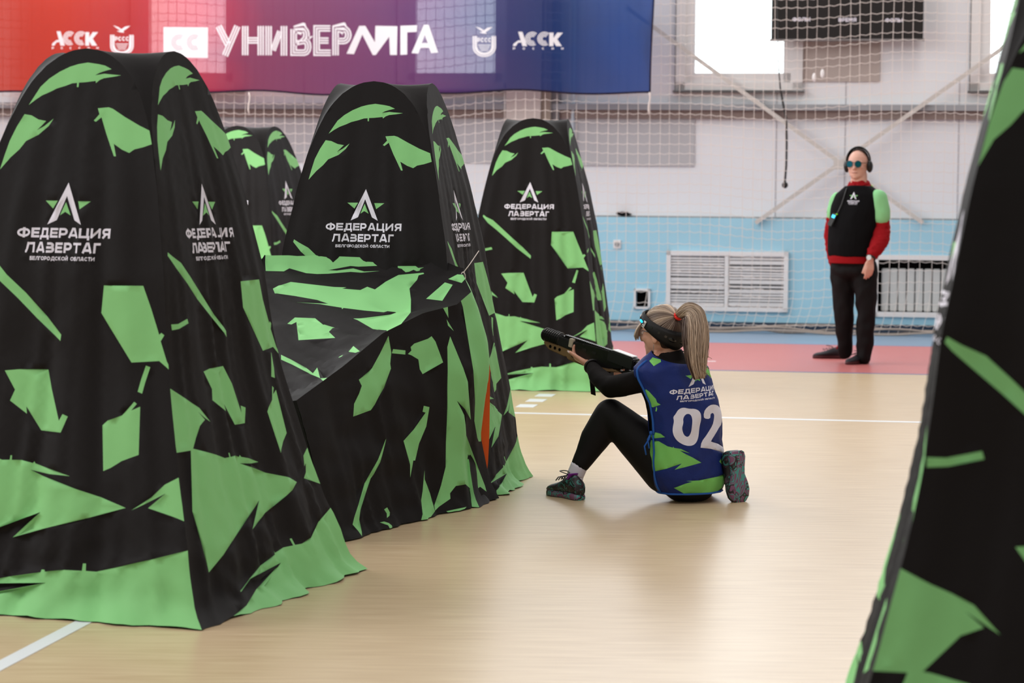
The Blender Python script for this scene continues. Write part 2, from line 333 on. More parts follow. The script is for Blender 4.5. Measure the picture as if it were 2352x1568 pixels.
# diagonal braces of the wall
br = MB(); mbr = mat('brace_rod', (196, 191, 186), .6, .3)
def wp(x, y, v): return Vector(at_v(x, y, v))
for pts in ([(1440, 18), (2120, 512)], [(2400, 42), (1735, 512)]):
    A, B_ = wp(*pts[0], 24.84), wp(*pts[1], 24.84); d = (B_-A).normalized(); up = Vector((0, 0, 1)); n = (up-d*up.dot(d)).normalized()
    br.box((A+B_)/2, (B_-A)/2, n*.021, Vector(HY)*.012)
c_ = wp(1926, 378, 24.82); br.box(c_, Vector(HX)*.05, Vector(HY)*.012, (0, 0, .05))
struct(br.build('trim_9', [mbr]))

# ------------------------------------------------------------------ vents, radiator, socket, small things on the wall
def flat_frame(mb, u0_, u1, z0, z1, t, v0, v1, m=0):
    mb.hbox(u0_, u1, v0, v1, z1-t, z1, m).hbox(u0_, u1, v0, v1, z0, z0+t, m).hbox(u0_, u0_+t, v0, v1, z0, z1, m).hbox(u1-t, u1, v0, v1, z0, z1, m)
g = empty('ventilation_grille', hp(-1.8, V_WALL-.12, .2), 'wide white slatted ventilation grille with bent slats low on the blue wall', 'vent')
fr = MB(); flat_frame(fr, -2.42, -1.17, .195, .81, .045, V_WALL-.16, V_WALL-.1); fr.hbox(-1.82, -1.78, V_WALL-.155, V_WALL-.1, .2, .8); fr.build('grille_frame', [M['white']], g)
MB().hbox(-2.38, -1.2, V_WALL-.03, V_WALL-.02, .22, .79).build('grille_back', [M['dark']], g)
for (a, c) in ((-2.375, -1.825), (-1.775, -1.215)):
    sl = MB(); n = 19
    for k in range(n):
        z = .245+k*.0285
        if random.random() < .12: z += random.choice((-.009, .010))
        zz = random.uniform(-.006, .006) if random.random() < .3 else 0
        A = hp(a, V_WALL-.13, z); B_ = hp(c, V_WALL-.13, z+zz)
        sl.box((A+B_)/2, (B_-A)/2, Vector(HY)*.018+Vector((0, 0, -.006)), (0, 0, .0085))
    sl.build('slat_panel', [M['white']], g)
g = empty('radiator', hp(.1, V_WALL-.1, .2), 'pale ribbed radiator in a white framed recess right of the standing man', 'radiator')
fr = MB(); flat_frame(fr, -.31, .55, .165, .795, .05, V_WALL-.155, V_WALL-.1); fr.build('recess_frame', [M['white']], g)
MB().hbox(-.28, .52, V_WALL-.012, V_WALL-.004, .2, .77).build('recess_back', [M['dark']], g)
rm = mat('radiator_enamel', (196, 196, 194), .5, .3)
for k in range(9):
    u = -.225+k*.0855; MB().hbox(u, u+.076, V_WALL-.09, V_WALL-.03, .22, .655).build('radiator_section', [rm], g, bevel=.008)
g = empty('wall_opening', hp(-2.67, V_WALL-.12, .2), 'small square white framed opening, black inside, left of the slatted grille', 'vent')
fr = MB(); flat_frame(fr, -2.755, -2.585, .205, .415, .022, V_WALL-.145, V_WALL-.11); fr.build('opening_frame', [M['white']], g)
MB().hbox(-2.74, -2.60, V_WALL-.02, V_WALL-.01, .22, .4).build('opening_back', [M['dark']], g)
g = empty('power_socket', hp(-2.93, V_WALL-.12, .83), 'small white power socket on the blue wall above the square opening', 'socket')
MB().hbox(-2.975, -2.895, V_WALL-.135, V_WALL-.118, .825, .915).build('socket_plate', [M['white']], g, bevel=.004)
MB().tube([hp(-2.935, V_WALL-.142, .87), hp(-2.935, V_WALL-.134, .87)], .026, 16).build('socket_face', [mat('socket_grey', (150, 148, 148), .5, .3)], g)
for (px, lb) in ((1430, 'dark pouch lying on the blue wall ledge above the power socket'), (1012, 'dark pouch on the wall ledge between the second and third tall bunkers')):
    p = wp(px, 492, V_WALL-.06); q = MB(); q.ell((p.x, p.y, 1.187), Vector(HX)*.07, Vector(HY)*.04, (0, 0, .022)).ell((p.x+.05, p.y, 1.18), Vector(HX)*.045, Vector(HY)*.04, (0, 0, .014))
    tag(q.build('dark_pouch', [M['knit']], smooth=True), lb, 'pouch')
# scoreboard
g = empty('scoreboard', hp(-.6, 24.7, 2.96), 'black electronic scoreboard hung high on the wall behind the net', 'scoreboard')
MB().hbox(-1.37, .145, 24.72, 24.84, 2.965, 3.9).build('scoreboard_case', [mat('scoreboard_black', (26, 22, 22), .5, .3)], g)
MB().hbox(-1.385, .16, 24.715, 24.85, 2.95, 2.967).build('scoreboard_rim', [mat('rim_grey', (120, 116, 116), .5, .3)], g)
for txt, xa, xb, ya, yb in (('ФОЛЫ', 1820, 1861, 49, 40), ('ВРЕМЯ', 1926, 1967, 50, 41), ('ФОЛЫ', 2033, 2073, 51, 42)):
    ua, za = wuz(xa, ya, 24.72); ub, zb = wuz(xb, yb, 24.72)
    lo = text_polys(txt, ua, ub, za, zb)
    vs, tr_, ms = cut_sheet([(ua-.02, za-.02), (ub+.02, za-.02), (ub+.02, zb+.02), (ua-.02, zb+.02)], [(lo, 1, 1)], .03)
    keep = [t for t, m in zip(tr_, ms) if m == 1]
    sheet_object('lettering', vs, keep, [0]*len(keep), lambda a, c: hp(a, 24.7165, c), [M['cwhite']], g)
# hanging cable with plug
cb = MB(); pts = [(1783, -60), (1786, 60), (1788, 150), (1792, 200), (1799, 240), (1806, 275), (1807, 330), (1806, 380), (1803, 418)]
rc = [.004, .004, .005, .008, .011, .012, .011, .011, .011]
P3 = [wp(x, y, 24.62) for x, y in pts]; cb.tube(P3, rc, 6)
g = cb.build('hanging_cable', [M['plastic']], smooth=True); tag(g, 'thin black cable hanging down the white wall with a plug at its end', 'cable')
q = MB(); q.ell(P3[-1]+Vector((0, 0, -.03)), Vector(HX)*.032, Vector(HY)*.02, (0, 0, .034)); q.build('plug', [M['plastic']], g, smooth=True)

# ------------------------------------------------------------------ banner
VB = 24.40
def bp_(x, y): return wuz(x, y, VB)
def banner():
    pm = bpy.data.materials.new('printed_banner_fabric'); pm.use_nodes = True; nt = pm.node_tree; N = nt.nodes.new; L = nt.links.new
    nt.nodes.remove(nt.nodes['Principled BSDF'])
    tc = N('ShaderNodeTexCoord'); sp = N('ShaderNodeSeparateXYZ'); L(tc.outputs['UV'], sp.inputs[0])
    wv = N('ShaderNodeTexNoise'); wv.inputs['Scale'].default_value = 3; L(tc.outputs['UV'], wv.inputs['Vector'])
    ma = N('ShaderNodeMath'); ma.operation = 'MULTIPLY_ADD'; L(wv.outputs['Fac'], ma.inputs[0]); ma.inputs[1].default_value = .10; L(sp.outputs[0], ma.inputs[2])
    cr = N('ShaderNodeValToRGB'); L(ma.outputs[0], cr.inputs[0]); el = cr.color_ramp.elements
    stops = [(.0, (206, 58, 32)), (.17, (204, 58, 38)), (.27, (190, 54, 56)), (.37, (190, 56, 82)), (.47, (136, 58, 96)), (.62, (124, 62, 112)), (.72, (106, 62, 116)), (.83, (60, 62, 118)), (.92, (40, 66, 124)), (1.0, (28, 72, 146))]
    while len(el) < len(stops): el.new(.5)
    for e, (p, c) in zip(el, stops): e.position = p; e.color = lin(c)+(1,)
    df = N('ShaderNodeBsdfDiffuse'); tl = N('ShaderNodeBsdfTranslucent'); tp = N('ShaderNodeBsdfTransparent')
    L(cr.outputs[0], df.inputs[0]); L(cr.outputs[0], tl.inputs[0])
    mc = N('ShaderNodeMix'); mc.data_type = 'RGBA'; mc.inputs['Factor'].default_value = .44; L(cr.outputs[0], mc.inputs['A']); mc.inputs['B'].default_value = (1, 1, 1, 1); L(mc.outputs['Result'], tp.inputs[0])
    m1 = N('ShaderNodeMixShader'); m1.inputs[0].default_value = .3; L(df.outputs[0], m1.inputs[1]); L(tl.outputs[0], m1.inputs[2])
    m2 = N('ShaderNodeMixShader'); m2.inputs[0].default_value = .28; L(m1.outputs[0], m2.inputs[1]); L(tp.outputs[0], m2.inputs[2]); L(m2.outputs[0], nt.nodes['Material Output'].inputs[0])
    hem = mat('banner_hem', (34, 26, 44), .8, .1)
    ux0, zb = bp_(-40, 211); ux1, _ = bp_(1498, 212); ux1 += .0; _, zt = bp_(700, -130)
    n = 60; bord = [(ux0+(ux1-ux0)*i/n, zb+.016*math.sin(i*.55)-.012*math.sin(i*.21+1)) for i in range(n+1)]
    bord[-1] = (wuz(1493, 214, VB)[0], bord[-1][1]); bord += [(ux1+.02, zt), (ux0, zt)]
    R = []
    def px(L): return [bp_(x, y) for x, y in L]
    def pb(ox, oy, s, L): return px([(ox+x/s, oy+y/s) for x, y in L])
    def ribbon(path, off, wd_, closed=False):
        def offs(d):
            out = []; n = len(path)
            for i, p in enumerate(path):
                a = path[i-1] if (i or closed) else None; c = path[(i+1) % n] if (i < n-1 or closed) else None
                def nrm(p, q): dx, dy = q[0]-p[0], q[1]-p[1]; l = math.hypot(dx, dy) or 1; return (-dy/l, dx/l)
                n1 = nrm(a, p) if a else nrm(p, c); n2 = nrm(p, c) if c else n1
                mx_, my = n1[0]+n2[0], n1[1]+n2[1]; k = mx_*mx_+my*my
                k = 2/k if k > .3 else 2/.3
                out.append((p[0]+mx_*d*k, p[1]+my*d*k))
            return out
        a = offs(off-wd_/2); c = offs(off+wd_/2)
        return [a, c] if closed else [a+c[::-1]]
    def multi(path, offs_, w_, closed=False):
        for o_ in offs_:
            for L in [ribbon(path, o_, w_, closed)]: R.append(([px(l) for l in L], 1))
    arc = lambda cx, cy, rx, ry, a0, a1, n=10: [(cx+rx*math.cos(math.radians(a0+(a1-a0)*i/n)), cy+ry*math.sin(math.radians(a0+(a1-a0)*i/n))) for i in range(n+1)]
    # main word: six inline letters, then four solid ones
    O3 = (-5.6, 0, 5.6); w3 = 3.6
    multi([(502, 60), (524, 103)], O3, w3); multi([(546, 60), (517, 128)], O3, w3)
    multi([(564, 60), (564, 127)], O3, w3); multi([(600, 60), (600, 127)], O3, w3); multi([(571, 93), (593, 93)], O3, w3)
    multi([(618, 60), (618, 127)], O3, w3); multi([(653, 60), (653, 128)], O3, w3); multi([(628, 116), (644, 72)], (-4.6, 0, 4.6), w3)
    multi([(675, 67), (696, 67)]+arc(696, 80, 8, 13, -90, 60, 6)+[(697, 94)]+arc(699, 107, 9, 14, -80, 90, 6)+[(675, 121), (675, 67)], O3, w3); multi([(682, 94), (695, 94)], (0,), w3)
    multi([(758, 65), (727, 65), (727, 121), (759, 121)], O3, w3); multi([(735, 93), (754, 93)], O3, w3)
    multi([(770, 127), (770, 66), (788, 66)]+arc(788, 80, 11, 14, -90, 90, 8)+[(776, 94)], O3, w3)
    for L in ([(795, 123), (824, 59), (838, 59), (860, 97), (861, 59), (870, 59), (912, 60), (911, 126), (895, 126), (893, 84), (862, 126), (855, 126), (831, 79), (812, 124)],
              [(919, 59), (958, 58), (957, 73), (935, 74), (935, 125), (919, 126)],
              [(945, 122), (974, 57), (985, 57), (1007, 121), (991, 122), (986, 110), (966, 110), (961, 123)]): R.append(([px(L)], 1))
    R.append(([px([(969, 99), (983, 99), (976, 80)])], 0))
    R.append(([px([(374, 62), (477, 63), (477, 133), (374, 131)])], 1))
    for k in (9, 13, 17):
        R.append(([px(l) for l in ribbon(arc(410, 97, k, k, 300, 60, 14), 0, 1.2)], 2)); R.append(([px(l) for l in ribbon(arc(446, 97, k, k, 300, 60, 14), 0, 1.2)], 2))
    for ox, tw in ((0, 0), (1058, 4)):        # club marks at both ends
        sx = 1.0+tw*.02
        q = lambda L: px([(120+ox+(x-120)*sx, y+tw*.2) for x, y in L])
        R.append(([q([(131, 72), (140, 72), (150, 105), (140, 105)])], 1)); R.append(([q([(121, 100), (131, 92), (137, 92), (137, 97), (131, 97), (126, 105), (120, 105)])], 1))
        for k in (5.5, 8.5, 11.5, 14.5):
            R.append(([q(l) for l in ribbon(arc(161, 88, k, k*1.05, 310, 60, 12), 0, 1.8)], 1)); R.append(([q(l) for l in ribbon(arc(187, 88, k, k*1.05, 310, 60, 12), 0, 1.8)], 1))
        R.append(([q([(197, 74), (206, 74), (206, 86), (214, 74), (226, 74), (214, 89), (224, 105), (212, 105), (206, 95), (206, 105), (197, 105)])], 1))
        for k, ch in enumerate('РОССИИ'):
            a = bp_(120+ox+(k*20.5)*sx, 113+tw*.2); c = bp_(120+ox+(k*20.5+5)*sx, 108+tw*.2); R.append((text_polys(ch, a[0], c[0], a[1], c[1], .26), 1, 1))
    for ox, oy in ((0, 0), (833, 3)):         # shields with a flying bird
        q = lambda L: px([(x+ox+(x-280)*.06, y+oy) for x, y in L])
        for k in (0, 4, 7):
            R.append(([q([(255+k, 80), (258+k*.9, 80), (258+k*.9, 105)]+[(280-(22-k)*math.cos(math.radians(t)), 105+(20-k)*math.sin(math.radians(t))) for t in range(0, 181, 15)]+[(302-k*.9, 80), (305-k, 80), (305-k, 105)]+[(280+(25-k)*math.cos(math.radians(t)), 105+(23-k)*math.sin(math.radians(t))) for t in range(0, 181, 15)])], 1))
        R.append(([q([(261, 58), (272, 62), (279, 67), (287, 61), (298, 59), (290, 66), (283, 71), (285, 75), (276, 74), (269, 71), (277, 70), (268, 64)])], 1))
        a = bp_(265+ox-1, 94+oy); c = bp_(295+ox+1, 84+oy); R.append((text_polys('РССС', a[0], c[0], a[1], c[1], .26), 1, 1))
        for y in (100, 104, 108, 112): R.append(([q([(267+(y-100)*.4, y), (293-(y-100)*.4, y), (293-(y-100)*.4, y+1.6), (267+(y-100)*.4, y+1.6)])], 1))
    vs, tr_, ms = cut_sheet(bord, R, .11)
    def fn(u, z):
        k = max(0, (u+4.2)/1.6)
        d = .02*math.sin(u*3.1)+.015*noise.noise((u*1.3, z*.8, 3))+.05*k*math.sin((u*1.1+z*.9)*5.5)*math.exp(-((u+3.0)/.7)**2)
        return hp(u, VB+d, z)
    o = sheet_object('hanging_banner', vs, tr_, ms, fn, [pm, M['bprint'], M['bline']], None)
    uv = o.data.uv_layers.new(name='u')
    for lp in o.data.loops:
        c = Vector(o.data.vertices[lp.vertex_index].co); u = c.x*HX[0]+c.y*HX[1]; uv.data[lp.index].uv = ((u-ux0)/(ux1-ux0), (c.z-zb)/(zt-zb))
    tag(o, 'long orange to purple to blue banner with white lettering hung before the windows', 'banner')
    h = MB(); h.tube([fn(u, z+.004) for u, z in bord[:n+1]], .009, 6); h.tube([fn(bord[n][0]+(bord[n+1][0]-bord[n][0])*t, bord[n][1]+(bord[n+1][1]-bord[n][1])*t) for t in [i/10 for i in range(11)]], .008, 6)
    h.build('banner_hem', [hem], o, smooth=True)
    for x in (573, 977, 1492):
        u, z = bp_(x, 212); c = MB(); c.tube([hp(u+.008*math.sin(i*1.3), VB-.02, z-i*.045) for i in range(6)], .008, 6); c.build('tie_cord', [M['cord']], o, smooth=True)
def fabric_print(name, rgb):
    m = bpy.data.materials.new(name); m.use_nodes = True; nt = m.node_tree; nt.nodes.remove(nt.nodes['Principled BSDF']); N = nt.nodes.new; L = nt.links.new
    df = N('ShaderNodeBsdfDiffuse'); tl = N('ShaderNodeBsdfTranslucent'); mx = N('ShaderNodeMixShader'); mx.inputs[0].default_value = .35
    df.inputs[0].default_value = tl.inputs[0].default_value = lin(rgb)+(1,); L(df.outputs[0], mx.inputs[1]); L(tl.outputs[0], mx.inputs[2]); L(mx.outputs[0], nt.nodes['Material Output'].inputs[0]); return m
M['bprint'] = fabric_print('banner_white_print', (246, 244, 248)); M['bline'] = fabric_print('banner_rose_line', (150, 96, 112))
banner()

# ------------------------------------------------------------------ net
def net():
    VN = 24.5; u0_, u1 = -10.6, 3.4; du = .1055; dz = .1; mb = MB(); zt = 4.1
    def pos(u, z):
        sag = .035*math.sin(u*1.55+.6)+.02*math.sin(u*3.3+2)+.012*noise.noise((u*1.7, z*2, 0))
        zz = z+sag*min(1, z/.5)*(1.25-.12*z); du_ = .012*noise.noise((u*3, z*1.2, 9))
        lo = max(0, 1-z/.55)
        du_ -= .10*lo*lo; zz = max(zz, .012)
        return hp(u+du_, VN+.03*math.sin(u*2.1)+.02*noise.noise((u, z, 4))-.12*lo*lo*(.6+.4*math.sin(u*5)), zz)
    nu = int((u1-u0_)/du)
    for i in range(nu+1):
        u = u0_+i*du; mb.tube([pos(u+.01*math.sin(i*7.7), z) for z in np.linspace(.0, zt, 46)], .0027, 4, cap=False)
    for k in range(1, int(zt/dz)+1):
        z = k*dz+.01*math.sin(k*3.3); mb.tube([pos(u, z-.013*abs(math.sin((u-u0_)/du*math.pi))) for u in np.arange(u0_, u1, du/2)], .0027, 4, cap=False)
    o = mb.build('barrier_net', [M['cord']], smooth=True)
    tag(o, 'white cord barrier net hung across the whole back wall of the hall', 'net')
    r = MB()
    for k, (h_, f) in enumerate(((.018, 2.2), (.045, 3.1), (.07, 1.7), (.03, 4.0))):
        r.tube([hp(u, VN-.16+.035*k+.03*math.sin(u*f+k), max(.012, h_+.022*math.sin(u*f*1.7+k*2))) for u in np.arange(u0_, u1, .12)], .011, 5)
    r.build('bottom_rope', [mat('dusty_rope', (158, 146, 138), .9, .1)], o, smooth=True)
    for x, y in ((1870, 178), (1889, 169)):
        p = wp(x, y, VN-.02); q = MB(); q.ell(p, Vector(HX)*.02, Vector(HY)*.012, (0, 0, .045)); q.build('tie_ribbon', [M['white']], o, smooth=True)
net()

# ------------------------------------------------------------------ tall fabric bunkers
PH = [(0, .52), (.3, .495), (.6, .465), (1.16, .395), (1.45, .34), (1.60, .303), (1.70, .270), (1.78, .234), (1.84, .197), (1.89, .150), (1.925, .100), (1.943, .055), (1.95, 0)]
PD = [(0, .52), (.3, .495), (.6, .465), (1.16, .395), (1.45, .34), (1.60, .305), (1.70, .280), (1.80, .258), (1.95, .225)]
ZT = 1.95
PAT = {
'crescent':[(-0.202, 1.747), (-0.186, 1.772), (-0.163, 1.808), (-0.132, 1.835), (-0.094, 1.858), (-0.054, 1.875), (-0.022, 1.883), (0.014, 1.888), (0.058, 1.882), (0.083, 1.877), (0.11, 1.865), (0.084, 1.859), (0.064, 1.853), (0.048, 1.845), (0.084, 1.85), (0.103, 1.848), (0.15, 1.844), (0.118, 1.839), (0.084, 1.835), (0.068, 1.829), (0.055, 1.819), (0.053, 1.826), (0.012, 1.822), (-0.012, 1.821), (-0.012, 1.806), (-0.018, 1.806), (-0.019, 1.82), (-0.037, 1.819), (-0.066, 1.81), (-0.097, 1.802), (-0.118, 1.792), (-0.152, 1.779), (-0.176, 1.765)],
'shard':[(-0.286, 1.53), (-0.275, 1.578), (-0.262, 1.627), (-0.24, 1.675), (-0.215, 1.716), (-0.186, 1.712), (-0.154, 1.698), (-0.124, 1.693), (-0.138, 1.678), (-0.154, 1.662), (-0.128, 1.676), (-0.098, 1.701), (-0.113, 1.676), (-0.146, 1.647), (-0.194, 1.626), (-0.217, 1.598), (-0.25, 1.571)],
'bird':[(0.073, 1.735), (0.115, 1.738), (0.132, 1.733), (0.182, 1.706), (0.241, 1.678), (0.293, 1.657), (0.303, 1.617), (0.268, 1.606), (0.235, 1.599), (0.216, 1.587), (0.186, 1.598), (0.152, 1.617), (0.166, 1.576), (0.158, 1.576), (0.137, 1.615), (0.116, 1.653), (0.095, 1.696), (0.091, 1.705), (0.071, 1.69), (0.063, 1.694), (0.082, 1.715)],
'diag':[(-0.339, 1.25), (-0.31, 1.234), (-0.265, 1.212), (-0.209, 1.163), (-0.135, 1.101), (-0.045, 1.021), (0.019, 0.96), (0.017, 0.938), (-0.005, 0.954), (-0.084, 1.013), (-0.163, 1.082), (-0.233, 1.138), (-0.298, 1.193), (-0.326, 1.221), (-0.343, 1.238)],
'strip':[(-0.378, 1.003), (-0.336, 1.003), (-0.269, 1.018), (-0.264, 1.002), (-0.333, 0.986), (-0.377, 0.983)],
'quad':[(0.167, 1.133), (0.319, 1.135), (0.355, 1.059), (0.392, 0.969), (0.4, 0.976), (0.412, 0.968), (0.399, 0.947), (0.427, 0.879), (0.452, 0.841), (0.398, 0.88), (0.291, 0.872), (0.163, 1.038)],
'hook':[(-0.193, 0.829), (-0.137, 0.835), (-0.031, 0.837), (-0.005, 0.773), (0.04, 0.665), (0.052, 0.689), (0.071, 0.681), (0.053, 0.626), (-0.032, 0.628), (-0.097, 0.708), (-0.092, 0.683), (-0.158, 0.726), (-0.144, 0.764)],
'bar':[(0.348, 0.863), (0.365, 0.858), (0.347, 0.802), (0.338, 0.768), (0.321, 0.774), (0.332, 0.816)],
'pent':[(0.198, 0.655), (0.216, 0.672), (0.268, 0.692), (0.31, 0.74), (0.32, 0.733), (0.3, 0.71), (0.333, 0.724), (0.336, 0.563), (0.277, 0.539), (0.239, 0.514), (0.213, 0.502)],
'tail':[(-0.358, 0.749), (-0.319, 0.731), (-0.274, 0.71), (-0.214, 0.656), (-0.251, 0.674), (-0.289, 0.698), (-0.251, 0.667), (-0.294, 0.65), (-0.33, 0.612), (-0.36, 0.575), (-0.47, 0.575), (-0.47, 0.80)],
'arrow':[(-0.382, 0.583), (-0.343, 0.574), (-0.27, 0.556), (-0.216, 0.542), (-0.152, 0.523), (-0.128, 0.524), (-0.128, 0.539), (-0.123, 0.539), (-0.122, 0.524), (-0.085, 0.525), (-0.046, 0.516), (-0.042, 0.522), (-0.038, 0.515), (0.003, 0.506), (0.1, 0.481), (0.028, 0.484), (-0.05, 0.493), (0.004, 0.475), (0.128, 0.439), (0.213, 0.414), (0.3, 0.384), (0.183, 0.347), (0.042, 0.305), (-0.075, 0.264), (0.011, 0.355), (-0.194, 0.26), (-0.304, 0.213), (-0.4, 0.168), (-0.435, 0.377)],
'tri':[(0.551, 0.531), (0.504, 0.505), (0.433, 0.468), (0.386, 0.424), (0.32, 0.378), (0.362, 0.4), (0.436, 0.439), (0.375, 0.389), (0.464, 0.364), (0.503, 0.351), (0.537, 0.328), (0.561, 0.304)],
'wedge':[(-0.252, 0.083), (-0.158, 0.108), (-0.065, 0.134), (0.039, 0.157), (0.041, 0.166), (0.05, 0.166), (0.052, 0.16), (0.113, 0.17), (0.168, 0.169), (0.169, 0.193), (0.179, 0.193), (0.18, 0.169), (0.214, 0.168), (0.391, 0.223), (0.514, 0.261), (0.6, 0.286), (0.64, -0.03), (0.569, -0.05), (-0.249, -0.068), (-0.395, -0.071), (-0.444, -0.014), (-0.251, 0.037), (-0.145, 0.066), (0.061, 0.124), (-0.158, 0.105), (-0.252, 0.079)],
}
def lerp(tab, z):
    for (a, x), (b_, y) in zip(tab, tab[1:]):
        if z <= b_: return x+(y-x)*max(0., (z-a))/(b_-a)
    return tab[-1][1]
def bunker(label, cx, cy, ang, flare, seed, zs=1.0, pz=lambda z: z, amp=1.0, pu=0):
    a = math.radians(ang); root = empty('fabric_bunker', (cx, cy, 0), label, 'bunker', 'tall black and green fabric bunkers')
    fl = lambda z: flare*max(0, 1-z/.9)**1.5
    hw = lambda z: lerp(PH, z)+fl(z); dd = lambda z: lerp(PD, z)+fl(z)
    def deform(x, y, z):
        th = math.atan2(y, x); r = math.hypot(x, y); c, s = math.cos(th), math.sin(th)
        A = lerp([(0, .044), (.3, .038), (.9, .028), (1.45, .017), (1.72, .007), (1.95, .0)], z)*amp
        n = .7*noise.noise((c*3.2+seed, s*3.2, z*.30))+.8*(.28-abs(noise.noise((c*6.5, s*6.5+seed, z*.30+5))))+.45*(.2-abs(noise.noise((c*13, s*13+seed, z*.5+9))))+.14*noise.noise((c*26, s*26+seed, z*.9+2))
        d = A*n
        lo = max(0, 1-z/.55); d += .024*lo*noise.noise((c*5+3, s*5+seed, z*5.5))+.014*lo*(.25-abs(noise.noise((c*9+3, s*9+seed+z*4, z*9))))*1.6
        he = max(0, 1-z/.09); d += he*he*(.045+.06*noise.noise((c*5+seed, s*5, 2)))
        d += .004*max(0, 1-abs(z-1)/1.)*noise.noise((c*6, s*6+seed, z*7))
        k = (r+d)/r if r > .05 else 1
        zz = z*zs+he*.012*(noise.noise((c*7+seed, s*7, 1))+.4)
        x2, y2 = x*k, y*k
        return Vector((cx+x2*math.cos(a)+y2*math.sin(a), cy-x2*math.sin(a)+y2*math.cos(a), max(zz, .002)))
    zz = [1.95*i/60 for i in range(55)]+[1.79, 1.81, 1.83, 1.85, 1.87, 1.89, 1.905, 1.92, 1.93, 1.938, 1.944, 1.948]
    right = [(hw(z), z) for z in zz]; bord = right+[(0, ZT)]+[(-u, z) for u, z in reversed(right)]
    k = max(1, int(2*hw(0)/.03)); bord += [(-hw(0)+2*hw(0)*i/k, 0) for i in range(1, k)]
    wide = lambda u, z: u*(1+(fl(z)/lerp(PH, z) if z >= 0 else flare/.52)*.9)
    regs = [([[(wide(u, z)+pu, pz(z)) for u, z in L]], 1) for L in PAT.values()]
    lg = lambda u, z: (u-.005-pu*1.5, pz(1.295+z))
    for L in EMB_G: regs.append(([[lg(*p) for p in L]], 1))
    regs.append((shift(EMB_W, lg), 2)); regs.append((shift(LOGO_T, lg), 2, 1))
    vs, tr_, ms = cut_sheet(bord, regs, .026)
    for f in range(4):
        ca, sa = (1, 0, -1, 0)[f], (0, 1, 0, -1)[f]
        def fn(u, z):
            x, y = u, -dd(z); return deform(x*ca-y*sa, x*sa+y*ca, z)
        sheet_object('cover_panel', vs, tr_, ms, fn, [M['cblack'], M['cgreen'], M['cwhite']], root)
    t = MB()                                            # gathered roof between the four arches
    zl = [z for z in zz if z >= 1.55]+[ZT]
    for f in range(4):
        ca, sa = (1, 0, -1, 0)[f], (0, 1, 0, -1)[f]; rings = []
        for z in zl:
            A_ = Vector((hw(z) if z < ZT else 0, -dd(z))); B_ = Vector((dd(z), -(hw(z) if z < ZT else 0))); row = []
            gap = (B_-A_).length
            for i in range(13):
                s = i/12; p = A_.lerp(B_, s); k = 4*s*(1-s); p *= (1-.05*k*min(1, gap/.25)); q = (p.x*ca-p.y*sa, p.x*sa+p.y*ca)
                row.append(deform(q[0], q[1], z-.012*k*min(1, gap/.3)))
            rings.append(row)
        t.loft(rings, 0, False, closed=False)
        A_ = rings[-1]; c = Vector((cx, cy, ZT*zs-.02)); rows = [[p.lerp(c, s/5)+Vector((0, 0, -.004*s)) for p in A_] for s in range(6)]
        t.loft(rows, 0, False, closed=False)
    me = t.mesh('cover_top', True); bm = bmesh.new(); bm.from_mesh(me); bmesh.ops.remove_doubles(bm, verts=bm.verts, dist=.0008); bm.to_mesh(me); bm.free()
    me.polygons.foreach_set('use_smooth', [True]*len(me.polygons)); link('cover_top', me, [M['cblack']], root)
    return root
B1 = bunker('large black and green fabric bunker at the left front, nearest of the row', -1.415, 8.68, 20, .13, 1.0, .985, lambda z: z-.012 if z < 1.5 else z-.012+.06*(z-1.5))
B2 = bunker('tall black and green bunker standing behind the low draped bunker', -.61, 11.6, 12, .06, 4.3, .995, lambda z: z-.045)
B3 = bunker('black and green bunker standing alone behind the gun muzzle, beside the dashed floor line', .175, 17.8, 8.7, .02, 7.7, 1.0)
B4 = bunker('distant black and green bunker seen between the two largest bunkers', -2.16, 19.9, 22, .03, 11.2, .99, lambda z: z+.03*(z-1))
B5 = bunker('blurred black and green bunker cut off by the right edge of view', 1.34, 5.30, 9, .15, 15.9, 1.0, lambda z: z-.10 if z < 1.4 else min(z-.01, z-.10+.5*(z-1.4)), 1.0, -.045)

